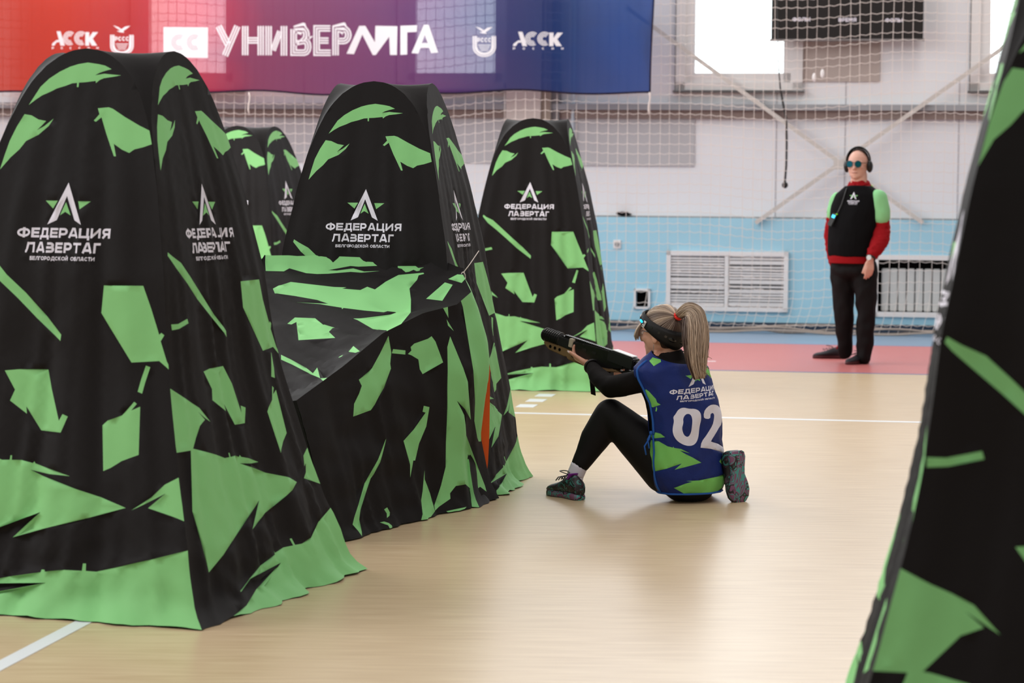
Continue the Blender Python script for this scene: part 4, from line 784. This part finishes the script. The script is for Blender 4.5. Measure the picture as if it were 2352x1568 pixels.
    tr = MB(); tr.tube([vest_pt(-1.60, h, .006) for h in np.linspace(.03, .37, 24)], .006, 6); tr.tube([vest_pt(th, VH[-1]-.004, .006) for th in np.linspace(-2.4, 2.4, 60)], .0045, 6)
    tr.tube([vest_pt(-1.62, h, .006) for h in np.linspace(.37, VH[-1]-.01, 14)], .005, 6); tr.build('vest_trim', mv[3], vo, smooth=True)
    st = MB(); k0 = vest_pt(-1.66, .365, .012); st.tube([k0, k0+Vector((-.01, 0, -.03)), k0+Vector((-.03, -.01, -.06)), k0+Vector((-.022, -.01, -.10))], .004, 6); st.tube([k0, k0+Vector((-.015, 0, -.03)), k0+Vector((-.008, -.01, -.07))], .004, 6); st.ell(k0, (.009, 0, 0), (0, .009, 0), (0, 0, .011), 8)
    st.build('vest_string', mv[3], vo, smooth=True)
    ins = MB(); ins.loft([[vest_pt(th, h, -.012) for th in np.linspace(-2.3, -1.5, 8)] for h in np.linspace(.20, .36, 8)], 0, False, closed=False); ins.build('vest_lining', mat('pale_blue_lining', (70, 104, 158), .7, .1), vo, smooth=True)
    # hair
    hm = bpy.data.materials.new('streaked_hair'); hm.use_nodes = True; nt = hm.node_tree; bb = nt.nodes['Principled BSDF']; at = nt.nodes.new('ShaderNodeVertexColor'); at.layer_name = 'tone'; nt.links.new(at.outputs[0], bb.inputs['Base Color']); bb.inputs['Roughness'].default_value = .42; bb.inputs['Specular IOR Level'].default_value = .45
    rnd = random.Random(5)
    def strands(name, lst, parent):
        mb = MB(); cols = []
        for pts, r, c in lst:
            n0 = len(mb.f); mb.tube(pts, [r*(.55+.45*math.sin(math.pi*min(1, .15+.8*i/(len(pts)-1)))) for i in range(len(pts))], 5); cols += [c]*(len(mb.f)-n0)
        me = mb.mesh(name, True); ca = me.color_attributes.new('tone', 'FLOAT_COLOR', 'CORNER')
        for p, c in zip(me.polygons, cols):
            for li in p.loop_indices: ca.data[li].color = c
        return link(name, me, [hm], parent)
    def tone(lo=0., hi=1., cl=None):
        k = rnd.uniform(lo, hi) if cl is None else lo+(hi-lo)*max(0, min(1, .5+1.1*noise.noise(cl)+rnd.uniform(-.22, .22))); a = Vector(lin((70, 48, 38))); c = Vector(lin((208, 182, 158))); return tuple(a.lerp(c, max(0, k)**1.7))+(1,)
    T = P(1553, 728, -.055)
    ax = (HF*.104, HL*.084, ZZ*.106); C2 = Hc+ZZ*.012-HF*.004
    def dirn(p): q = p-C2; return Vector((q.dot(HF)/.104, q.dot(HL)/.084, q.z/.106)).normalized()
    def on(d, k): return C2+(ax[0]*d.x+ax[1]*d.y+ax[2]*d.z)*k
    dT = dirn(T); lst = []
    for i in range(620):
        az = rnd.uniform(-math.pi, math.pi)
        hl = .50-.0*abs(az); el = {True: .55, False: 0}[abs(az) < .5] if False else (.62-.62*min(1, max(0, (abs(az)-.45)/1.1))-.55*max(0, (abs(az)-1.4)/1.7))
        el += rnd.uniform(-.04, .05); s_ = Vector((math.cos(az)*math.cos(el), math.sin(az)*math.cos(el), math.sin(el)))
        k = 1.035+rnd.uniform(0, .04)*max(.2, min(1, .5+el)); pts = []
        for j in range(11):
            t = j/10; d = (s_*(1-t)+dT*t).normalized(); kk = k+.04*math.sin(t*3.14)*(.4+rnd.random()*.1); pts.append(on(d, kk*(1-t*.0)) if t < .95 else T.lerp(on(d, kk), .4))
        up = max(0, min(1, .5+el*.9)); lst.append((pts, rnd.uniform(.0016, .0032), tone(.0+.15*up, .25+.75*up, (math.cos(az)*3, math.sin(az)*3, el*2))))
    hb = strands('hair', lst, body)
    cp = MB(); cp.ell(C2-HF*.008+ZZ*.004, HF*.102, HL*.085, ZZ*.104, 22)
    me = cp.mesh('scalp', True); bm = bmesh.new(); bm.from_mesh(me)
    bmesh.ops.delete(bm, geom=[v for v in bm.verts if (v.co-C2).dot(HF) > .03 and (v.co-C2).z < .045 or (v.co-C2).dot(HF) > -.012 and (v.co-C2).z < -.022], context='VERTS'); bm.to_mesh(me); bm.free()
    link('scalp_hair', me, mat('dark_roots', (52, 38, 32), .5, .3), hb)
    fr = []
    for i in range(90):
        y = rnd.uniform(-.8, .8); a = on(Vector((math.cos(y), math.sin(y), .42)).normalized(), 1.05); e = on(Vector((math.cos(y)*1.0, math.sin(y), -.28-.22*rnd.random())).normalized(), 1.17)+HF*.018
        fr.append(([a.lerp(e, t)+HF*.022*math.sin(t*2.2) for t in (0, .2, .4, .6, .8, 1)], rnd.uniform(.0014, .0026), tone(.45, 1.1)))
    strands('fringe', fr, body)
    axp = [(1556, 727, -.06), (1567, 718, -.085), (1581, 714, -.105), (1593, 723, -.125), (1598, 748, -.145), (1599, 778, -.162), (1599, 808, -.175), (1601, 838, -.186), (1606, 870, -.194)]
    A0 = [P(*q) for q in axp]; W0 = [.010, .022, .036, .050, .059, .061, .055, .043, .024]; AP = []; Wp = []
    for i in range(len(A0)-1):
        p0, p1, p2, p3 = A0[max(i-1, 0)], A0[i], A0[i+1], A0[min(i+2, len(A0)-1)]
        for t in (0, .25, .5, .75):
            AP.append(.5*(2*p1+(p2-p0)*t+(2*p0-5*p1+4*p2-p3)*t*t+(3*p1-p0-3*p2+p3)*t**3)); Wp.append(W0[i]*(1-t)+W0[i+1]*t)
    AP.append(A0[-1]); Wp.append(W0[-1]); pt = []
    for i in range(640):
        r = math.sqrt(rnd.random()); a = rnd.uniform(0, 2*math.pi); ox, oy = r*math.cos(a), r*math.sin(a); ph = rnd.uniform(0, 6); am = rnd.uniform(.0, .009); n = len(AP)-rnd.choice((0, 0, 1, 2, 3, 4, 6))
        pts = []
        for j in range(n):
            d = (AP[min(j+1, len(AP)-1)]-AP[max(j-1, 0)]).normalized(); e1_ = Vector((0, -1, 0)); e1_ = (e1_-d*d.dot(e1_)).normalized(); e2_ = d.cross(e1_)
            pts.append(AP[j]+e2_*(ox*Wp[j]*.95+am*math.sin(j*.27+ph))+e1_*(oy*Wp[j]*.55))
        if rnd.random() < .06: pts[-1] += Vector((rnd.uniform(.0, .035), 0, rnd.uniform(-.01, .02)))
        pt.append((pts, rnd.uniform(.0014, .0030), tone(.0, .85, (ox*2.4, oy*2.4, 4.4))))
    strands('ponytail', pt, body)
    d = (AP[1]-AP[0]).normalized(); e = d.cross(ZZ).normalized(); g = d.cross(e); k = MB(); k.tube([AP[0]+d*.004+(e*math.cos(q)+g*math.sin(q))*.0155 for q in np.linspace(0, 2*math.pi, 20)], .0065, 8); k.build('hair_tie', mat('red_hair_tie', (226, 44, 34), .5, .3), body, smooth=True)
    # sensor headband, tilted: high at the forehead, low at the nape
    tl_ = math.radians(31); bx = HF*math.cos(tl_)+ZZ*math.sin(tl_); bz = ZZ*math.cos(tl_)-HF*math.sin(tl_); bc = Hc+ZZ*.019
    def bp2(a, h, k=1.0): return bc+bx*(.116*math.cos(a)*k)+HL*(.094*math.sin(a)*k)+bz*h
    hbm = MB(); rings = []
    for i in range(49):
        a = 2*math.pi*i/48; w_ = .025+.024*((1-math.cos(a))/2)**2.5; rings.append([bp2(a, -w_, 1.0), bp2(a, -w_*.5, 1.085), bp2(a, w_*.5, 1.085), bp2(a, w_, 1.0), bp2(a, w_*.5, .96), bp2(a, -w_*.5, .96)])
    hbm.loft(rings, 0, False); ho = hbm.build('sensor_headband', mat('headband_fabric', (20, 17, 18), .6, .3), body, smooth=True)
    for a in (.62, 2.5, -.62, -2.5, 3.14):
        c = bp2(a, .0, 1.08); ta = (bp2(a+.1, 0)-bp2(a-.1, 0)).normalized(); no = ta.cross(bz).normalized(); no = no if no.dot(c-bc) > 0 else -no; q = MB()
        q.ell(c-no*.006, ta*.024, bz*.014, no*.010, 16); q.build('sensor_housing', mat('glossy_black', (14, 13, 14), .25, .5), ho, smooth=True)
    def on_band(a, h, w_, hh, name, m, rot=0, out=1.135):
        c = bp2(a, h, out); ta = (bp2(a+.1, h)-bp2(a-.1, h)).normalized(); no = ta.cross(bz).normalized(); no = no if no.dot(c-bc) > 0 else -no; q = MB(); q.box(c, ta*w_, bz*hh, no*.003); return q.build(name, m, ho, bevel=.001), c, ta, no
    on_band(.98, -.006, .011, .0045, 'status_light', mat('cyan_light', (40, 190, 255), .4, .2, emit=1.6))
    tg, c, ta, no = on_band(1.20, -.006, .0075, .0155, 'number_tag', M['white'])
    q = MB()
    for L in text_polys('21', -.012, .012, -.0055, .0055, .24): q.add([c+no*.0038+bz*-x+ta*y for x, y in L], [tuple(range(len(L)))], 0)
    q.build('tag_number', M['plastic'], tg)
    for a in (1.55, 1.9, 2.2): on_band(a, .004, .006, .006, 'sensor_stud', mat('stud_gloss', (40, 38, 40), .2, .6), out=1.065)
    # clear safety glasses and an earring
    gl = MB(); gl.loft([[Hc+HF*(.110-.045*abs(y)**3)+HL*.072*y+ZZ*z for y in np.linspace(-1, 1, 13)] for z in (.012, -.008, -.028)], 0, False, closed=False)
    lens = mat('clear_lens', (235, 240, 245), .05, .6); lens.node_tree.nodes['Principled BSDF'].inputs['Transmission Weight'].default_value = .92; lens.node_tree.nodes['Principled BSDF'].inputs['Alpha'].default_value = .35
    go = gl.build('safety_glasses', lens, body, smooth=True)
    ms_ = mat('smoky_temple', (90, 84, 84), .3, .4)
    for q in (-1, 1): tm = MB(); tm.tube([Hc+HF*.066+HL*.073*q+ZZ*.006, Hc+HF*.03+HL*.083*q+ZZ*.002, Hc-HF*.004+HL*.086*q-ZZ*.004], .0025, 6); tm.build('glasses_temple', ms_, go, smooth=True)
    er = MB(); er.tube([Hc+HL*.084-ZZ*(.054+.008*i) for i in range(6)], .0012, 5); er.build('earring', M['steel'], body, smooth=True)
    wb = MB(); wa = (EL_L-WR_L).normalized(); wu = wa.cross(GS).normalized(); wq = wa.cross(wu); wb.tube([WR_L+wa*.018+(wu*math.cos(q)+wq*math.sin(q))*.034 for q in np.linspace(0, 6.283, 20)], .006, 6); wb.build('wrist_band', M['plastic'], body, smooth=True)
    # shoes and socks
    hl = Vector(at_z(1334, 1149)); te = Vector(at_z(1244, 1131)); sh = shoe(hl, te-hl, ZZ, .262, 'shoe', (M['camo'], M['camo_s']), body, .095, M['plastic'], mat('purple_tongue', (120, 32, 140), .5, .3))
    so = MB(); so.chain([(P(1331, 1068, .10), .041), (P(1321, 1092, .10), .040), (P(1316, 1118, .10), .040)]); so.build('sock', mat('white_sock', (214, 208, 220), .8, .1), body, smooth=True)
    # right foot: toes on the floor, sole turned back towards the right
    sn = Vector((.60, -.80, .06)).normalized(); hup = Vector((-.10, .05, 1.0)); hup = (hup-sn*hup.dot(sn)).normalized()
    toe_p = P(1703, 1156, -.05); shoe(toe_p+hup*.245+Vector((0, 0, .0)), -hup, -sn, .245, 'shoe', (M['camo'], M['camo_s']), body, .085, M['plastic'], None, .125)
    s2 = MB(); s2.chain([(AN_R, .042), (P(1680, 1080, .02), .038)]); s2.build('sock', bpy.data.materials['white_sock'], body, smooth=True)
    return body
woman()

def gun():
    tan = mat('tan_polymer', (128, 102, 72), .5, .35); bl = M['plastic']; lb = mat('satin_black', (34, 33, 34), .45, .4); gr = mat('pale_band', (188, 178, 160), .5, .3)
    root = empty('laser_tag_gun', gp(.30), 'black and tan laser tag rifle held by the seated woman, muzzle to the left', 'toy gun')
    L = GL
    def bx(x0, x1, y, z0, z1, ya=0): m = MB(); m.box(gp((x0+x1)/2, ya, (z0+z1)/2), GA*((x1-x0)/2), GS*y, GU*((z1-z0)/2)); return m
    def prof(pts, y, ya=0):
        m = MB(); n = len(pts); vs = [gp(x, ya+y, z) for x, z in pts]+[gp(x, ya-y, z) for x, z in pts]
        return m.add(vs, [tuple(range(n)), tuple(range(2*n-1, n-1, -1))]+[(i, (i+1) % n, n+(i+1) % n, n+i) for i in range(n)])
    b = MB(); b.tube([gp(L-.115, 0, .004), gp(L-.11, 0, .004), gp(L-.005, 0, .004), gp(L, 0, .004)], [.024, .031, .031, .027], 16); o = b.build('muzzle_shroud', lb, root)
    r = MB()
    for k in range(8): r.tube([gp(L-.012-.013*k, 0, .004), gp(L-.018-.013*k, 0, .004)], .0345, 16)
    r.build('shroud_rib', bl, o)
    b = MB(); b.tube([gp(L-.001, 0, .004), gp(L+.002, 0, .004)], .017, 14); b.build('muzzle_bore', M['dark'], o)
    prof([(.30, -.024), (.30, .018), (L-.10, .022), (L-.10, -.020), (L-.18, -.024)], .026).build('barrel_housing', lb, root, bevel=.004)
    prof([(.42, -.060), (.36, -.022), (L-.03, -.020), (L-.02, -.034), (L-.06, -.058), (L-.16, -.066)], .024).build('handguard', tan, root, bevel=.004)
    s = MB()
    for k in range(3): s.tube([gp(L-.07-.03*k, .0245, -.040), gp(L-.07-.03*k, .026, -.040)], .0075, 12)
    s.build('handguard_hole', M['dark'], root)
    b = bx(.20, L-.12, .012, .018, .027); rail = b.build('top_rail', bl, root)
    t = MB()
    for k in range(int((L-.34)/.011)): t.box(gp(.21+k*.011, 0, .031), GA*.0032, GS*.013, GU*.0045)
    t.build('rail_tooth', bl, rail)
    bx(L-.205, L-.18, .030, -.012, .031).build('barrel_band', gr, root, bevel=.003)
    prof([(.10, -.030), (.10, .020), (.20, .032), (.36, .026), (.42, .016), (.42, -.058), (.30, -.064), (.18, -.052)], .027).build('receiver', bl, root, bevel=.004)
    prof([(.12, -.052), (.18, -.034), (.34, -.046), (.46, -.052), (.44, -.074), (.30, -.080), (.20, -.070)], .025).build('lower_receiver', tan, root, bevel=.004)
    prof([(.045, -.022), (.045, .030), (.075, .038), (.185, .040), (.205, .034), (.205, -.018)], .029).build('stock_box', lb, root, bevel=.005)
    prof([(.06, .0385), (.19, .0405), (.185, .044), (.065, .042)], .022).build('stock_top_highlight', mat('painted_highlight', (220, 218, 220), .4, .4), root)  # highlight on the box's bright top face, painted as a white strip
    b = MB(); b.tube([gp(-.05, 0, .006), gp(.06, 0, .006)], .021, 14); b.build('buffer_tube', bl, root, smooth=True)
    prof([(-.07, -.055), (-.07, .030), (-.045, .030), (-.03, -.01), (.08, -.030), (.13, -.050), (.06, -.055)], .020).build('shoulder_stock', bl, root, bevel=.004)
    prof([(.18, -.060), (.225, -.060), (.205, -.135), (.165, -.128)], .018).build('pistol_grip', bl, root, bevel=.005)
    g = MB(); g.tube([gp(.225, 0, -.066), gp(.235, 0, -.10), gp(.27, 0, -.106), (gp(.295, 0, -.076))], .0045, 6); g.build('trigger_guard', tan, root, smooth=True)
    g = MB(); g.tube([gp(.25, 0, -.07), gp(.256, 0, -.085), gp(.25, 0, -.096)], .0035, 6); g.build('trigger', bl, root, smooth=True)
    for x in (.27, .33): bx(x, x+.03, .0285, -.008, .008).build('side_button', lb, root, bevel=.002)
    s = MB(); k0 = gp(.30, .01, -.078); s.loft([[k0+GA*x+Vector((.014*t, 0, -.13*t)) for x in (-.014, .014)]+[k0+GA*x+GS*.004+Vector((.014*t, 0, -.13*t)) for x in (.014, -.014)] for t in (0, .35, .7, 1)]); s.build('sling', M['knit'], root)
gun()

# ---- the referee standing before the net
DM = 20.22
def Q(px, py, dy=0): return Vector(at_y(px, py, DM+dy))
mf = Vector((-.50, -.866, 0)); ml = Vector((.866, -.50, 0))
def man():
    f2 = Vector((-.42, -.907, 0)).normalized(); l2 = Vector((.907, -.42, 0)).normalized()
    hc = Q(1971, 376, .0); RT_ = [(416, 1972, .070, .07), (427, 1972, .098, .085), (436, 1973, .140, .095), (446, 1974, .185, .107), (456, 1974, .205, .114), (480, 1967, .208, .128), (520, 1959, .192, .140), (560, 1955, .182, .148), (592, 1956, .182, .146), (606, 1957, .182, .142)]
    def rings(g, y0, y1, n=28):
        out = []
        for y in np.linspace(y0, y1, 18):
            ys = [q[0] for q in RT_]; x, a, b = (np.interp(y, ys, [q[i] for q in RT_]) for i in (1, 2, 3)); c = Q(x, y); out.append([c+mf*(b+g)*math.cos(2*math.pi*j/n)+ml*(a+g)*math.sin(2*math.pi*j/n) for j in range(n)])
        return out
    shl, ell_, wrl = Q(2020, 457, -.10), Q(2025, 528, -.08), Q(1999, 594, -.22)
    shr, elr, wrr = Q(1925, 460, .12), Q(1909, 540, .16), Q(1917, 604, .10)
    hpl, knl, anl = Q(1985, 625, -.05), Q(1990, 715, -.10), Q(1985, 812, -.10)
    hpr, knr, anr = Q(1932, 625, .05), Q(1938, 715, .02), Q(1942, 800, .06)
    b = MB(); b.loft(rings(-.02, 418, 606)); b.chain([(Q(1974, 440), .074), (Q(1973, 415), .070), (Q(1973, 400), .068)]); face_parts(b, hc, f2, l2, 1.04); b.ell(hc+f2*.022-ZZ*.052, f2*.078, l2*.074, ZZ*.075, 18); b.ell(hc+f2*.030-ZZ*.092, f2*.068, l2*.060, ZZ*.040, 16)
    b.chain([(shl, .055), (ell_, .045), (wrl, .029)]); b.chain([(shr, .055), (elr, .045), (wrr, .027)])
    hand(b, wrl, (-.06, -.05, -1), (-.25, .95, 0), (-.95, -.25, 0), (.20, .24, .28, .34), 1.05, thumb_dir=(-.45, .1, -.88), spread=.06)
    hand(b, wrr, (.28, .12, -.95), ml, mf, (.3, .3, .3, .3), .9)
    for h_, k, a in ((hpl, knl, anl), (hpr, knr, anr)): b.chain([(h_, .09), (k, .062), (a, .042)])
    body = link('person', b.blob('person', .0062, 2), mat('pale_skin', (206, 158, 142), .5, .3, var=.05, vscale=25)); tag(body, 'standing man in black and green shirt over red fleece, wearing headphones and sunglasses', 'person')
    for q in (-1, 1): ey = MB(); ey.ell(hc+f2*.094+l2*.032*q-ZZ*.006, f2*.009, l2*.012, ZZ*.009, 10); ey.build('eye', bpy.data.materials['eye_white'], body, smooth=True)
    mo = MB(); mo.tube([hc+f2*(.1045-.012*abs(y))+l2*.024*y-ZZ*.076 for y in (-1, -.5, 0, .5, 1)], .0028, 6); mo.build('lips', mat('lip', (150, 88, 82), .5, .3), body, smooth=True)
    # short dark hair
    hr = MB(); hr.ell(hc+ZZ*.018-f2*.008, f2*.112, l2*.089, ZZ*.112, 30); me = hr.mesh('hair', True); bm = bmesh.new(); bm.from_mesh(me)
    def cut(v):
        q = v.co-hc; x, y, z = q.dot(f2), q.dot(l2), q.z
        return x > .050-.75*max(0, .105-z) or z < -.055
    bmesh.ops.delete(bm, geom=[v for v in bm.verts if cut(v)], context='VERTS'); bm.to_mesh(me); bm.free(); link('hair', me, mat('dark_brown_hair', (44, 32, 28), .7, .2, .4, 120), body)
    # trousers
    t = MB(); t.loft(rings(-.004, 596, 606)); t.chain([(Q(1938, 618, .04), .118), (Q(1936, 660, .03), .098), (knr, .082), (Q(1939, 765, .04), .070), (Q(1941, 808, .06), .062)], 18); t.chain([(Q(1984, 618, -.04), .118), (Q(1988, 660, -.08), .098), (knl, .082), (Q(1988, 768, -.10), .074), (Q(1985, 818, -.10), .064)], 18); t.ell(Q(1958, 622), ml*.19, mf*.145, ZZ*.085, 18)
    link('trousers', t.blob('trousers', .011, 4, .012, 7, 2, (1, 1, .8)), mat('black_trousers', (17, 13, 14), .75, .15), body)
    # red fleece under the shirt
    r = MB(); r.chain([(Q(1974, 436), .082), (Q(1973, 424), .079)]); r.chain([(Q(2022, 480, -.1), .066), (Q(2027, 520, -.09), .064), (ell_, .076), (Q(2022, 552, -.13), .072), (Q(2011, 572, -.18), .062), (Q(2005, 582, -.20), .054)]); r.chain([(Q(1918, 480, .14), .062), (elr, .060), (Q(1912, 578, .12), .052), (wrr, .048)])
    link('red_fleece', r.blob('red_fleece', .009, 2, .009, 16, 4, (1, 1, 1.3)), M['red'], body)
    fh = MB(); fh.loft(rings(.012, 578, 604)); fh.build('fleece_hem', M['red'], body, smooth=True)
    cl_ = MB(); cl_.tube([Q(1973, 427)+f2*.078*math.cos(q)+l2*.084*math.sin(q)-ZZ*.020*math.cos(q) for q in np.linspace(0, 6.283, 26)], .018, 8); cl_.tube([Q(1973, 421)+f2*.074*math.cos(q)+l2*.078*math.sin(q)-ZZ*.020*math.cos(q) for q in np.linspace(0, 6.283, 26)], .014, 8); cl_.build('fleece_collar', M['red'], body, smooth=True)
    # black shirt with green sleeves
    s = MB(); s.loft(rings(.018, 426, 589)); s.chain([(Q(1934, 458, .10), .058), (Q(2008, 456, -.08), .060)]); me = s.blob('shirt', .010, 4, .006, 6, 8, (1, 1, .8)); so_ = link('shirt', me, mat('black_shirt', (11, 10, 12), .85, .1), body)
    for pts in (((Q(2017, 456, -.10), .078), (Q(2022, 480, -.10), .080), (Q(2024, 497, -.10), .078)), ((Q(1926, 460, .12), .072), (Q(1919, 484, .13), .072), (Q(1918, 494, .14), .070))):
        g = MB(); g.chain(list(pts), 18); link('sleeve', g.blob('sleeve', .009, 3, .004, 9, 1), mat('green_sleeve', (134, 198, 140), .7, .2), so_)
    nk = MB(); nk.tube([Q(1973, 432)+f2*.105*math.cos(q)+l2*.112*math.sin(q)-ZZ*.022*math.cos(q)+ZZ*.010 for q in np.linspace(0, 6.283, 30)], .006, 6); nk.build('neck_piping', mat('lime_piping', (140, 186, 70), .6, .2), so_, smooth=True)
    bvh = __import__('mathutils').bvhtree.BVHTree.FromPolygons([v.co for v in me.vertices], [tuple(p.vertices) for p in me.polygons])
    cc = Q(1974, 463); 
    def prn(loops, mname, m, sc):
        q = MB()
        for L in loops:
            vs = []
            for x, y in L:
                p = cc+ml*(x*sc)+ZZ*(y*sc)+mf*.4; h = bvh.ray_cast(p, -mf)[0]; vs.append((h if h else p-mf*.25)+mf*.004)
            q.add(vs, [tuple(range(len(L)))], 0)
        return q.build(mname, m, so_)
    prn([EMB_W[0][:1]+EMB_W[0][1:4], [EMB_W[0][0], EMB_W[0][3], EMB_W[0][4], EMB_W[0][5]]], 'chest_emblem', M['cwhite'], .42); prn(EMB_G, 'chest_star', M['cgreen'], .42); prn(LOGO_T, 'chest_lettering', M['cwhite'], .30)
    # headphones, sunglasses, watch
    hp_ = MB(); hp_.tube([hc+ZZ*.026+l2*(.100*math.cos(q))+ZZ*(.112*math.sin(q))-f2*.012 for q in np.linspace(-.1, math.pi+.1, 24)], .010, 8, flat=(.7, 1.5)); ho = hp_.build('headphones', M['plastic'], body, smooth=True)
    for q in (-1, 1): e = MB(); e.ell(hc+l2*.098*q-ZZ*.022-f2*.008, f2*.040, l2*.026, ZZ*.052, 18); e.build('ear_cup', mat('ear_cup_black', (18, 16, 16), .4, .4), ho, smooth=True)
    gl = MB(); lm = mat('teal_mirror_lens', (24, 112, 132), .08, .8, metal=.75)
    fm = MB()
    for q in (-1, 1):
        c = hc+f2*(.121)+l2*.036*q-ZZ*.004; n_ = (f2+l2*.18*q).normalized(); e1_ = ZZ.cross(n_).normalized()
        gl.tube([c-n_*.001, c+n_*.002], .0265, 22); fm.tube([c+(e1_*math.cos(t)+ZZ*math.sin(t))*.0272 for t in np.linspace(0, 6.283, 24)], .0024, 6)
        fm.tube([c+e1_*.027*q*(1 if e1_.dot(l2) > 0 else -1)+ZZ*.008, hc+f2*.07+l2*.083*q+ZZ*.006, hc-f2*.0+l2*.088*q+ZZ*.002], .0024, 6)
    fm.tube([hc+f2*.124-l2*.012+ZZ*.006, hc+f2*.126+ZZ*.009, hc+f2*.124+l2*.012+ZZ*.006], .0024, 6)
    go = fm.build('sunglasses', mat('thin_metal_frame', (60, 56, 54), .3, .5, metal=.6), body, smooth=True); gl.build('lens', lm, go, smooth=False)
    wa = (ell_-wrl).normalized(); w1 = wa.cross(mf).normalized(); w2 = wa.cross(w1); wc = wrl+wa*.008
    w = MB(); w.tube([wc+(w1*math.cos(q)+w2*math.sin(q))*.036 for q in np.linspace(0, 6.283, 22)], .009, 6); wo = w.build('wristwatch', M['plastic'], body, smooth=True)
    d = Vector((-.45, -.88, .1)).normalized(); k = MB(); k.tube([wc+d*.034, wc+d*.046], .021, 18); k.build('watch_dial', mat('silver_dial', (200, 200, 200), .3, .5, metal=.4), wo)
    # shoes
    nv = mat('dark_shoe', (30, 28, 34), .6, .3); rs = mat('dark_red_sole', (64, 18, 22), .6, .3)
    h1 = Vector(at_z(1944, 824)); shoe(h1, at_z(1877, 824)-np.array(h1)+np.array((0, .06, 0)), ZZ, .285, 'shoe', (nv, rs), body, .085, M['plastic'], M['red'], .100)
    h2 = Vector(at_z(1990, 834)); shoe(h2, at_z(1930, 838)-np.array(h2)+np.array((0, -.05, 0)), ZZ, .285, 'shoe', (nv, rs), body, .085, M['plastic'], None, .100)
    # device on a lanyard
    root = empty('lanyard_device', Q(1914, 505, -.2), 'small black device with a glowing blue screen hanging on a lanyard at his chest', 'device')
    A_ = Q(1923, 490, -.12); fr_ = lambda px, py, o_: (lambda p: (bvh.ray_cast(p+mf*.5, -mf)[0] or p-mf*.1)+mf*o_)(Q(px, py))
    l = MB(); l.tube([fr_(1953, 432, .012), fr_(1948, 450, .012), fr_(1942, 470, .012), fr_(1934, 486, .014), fr_(1925, 496, .016)], .005, 6); l.build('lanyard_strap', M['plastic'], root, smooth=True)
    dv = (Q(1912, 515, 0)-Q(1924, 490, 0)).normalized(); sd = dv.cross(mf).normalized(); c = fr_(1919, 504, .025)
    k = MB(); k.box(c, dv*.055, sd*.021, mf*.013); k.build('device_body', M['plastic'], root, bevel=.004)
    k = MB(); k.box(c-dv*.030+mf*.0132, dv*.013, sd*.014, mf*.001); k.build('device_screen', mat('blue_screen', (60, 200, 250), .3, .3, emit=1.5), root)
    k = MB(); k.tube([fr_(1933, 491, .02), fr_(1929, 493, .022)], .006, 6); k.build('lime_clip', mat('lime_clip', (140, 220, 60), .5, .3), root, smooth=True)
man()
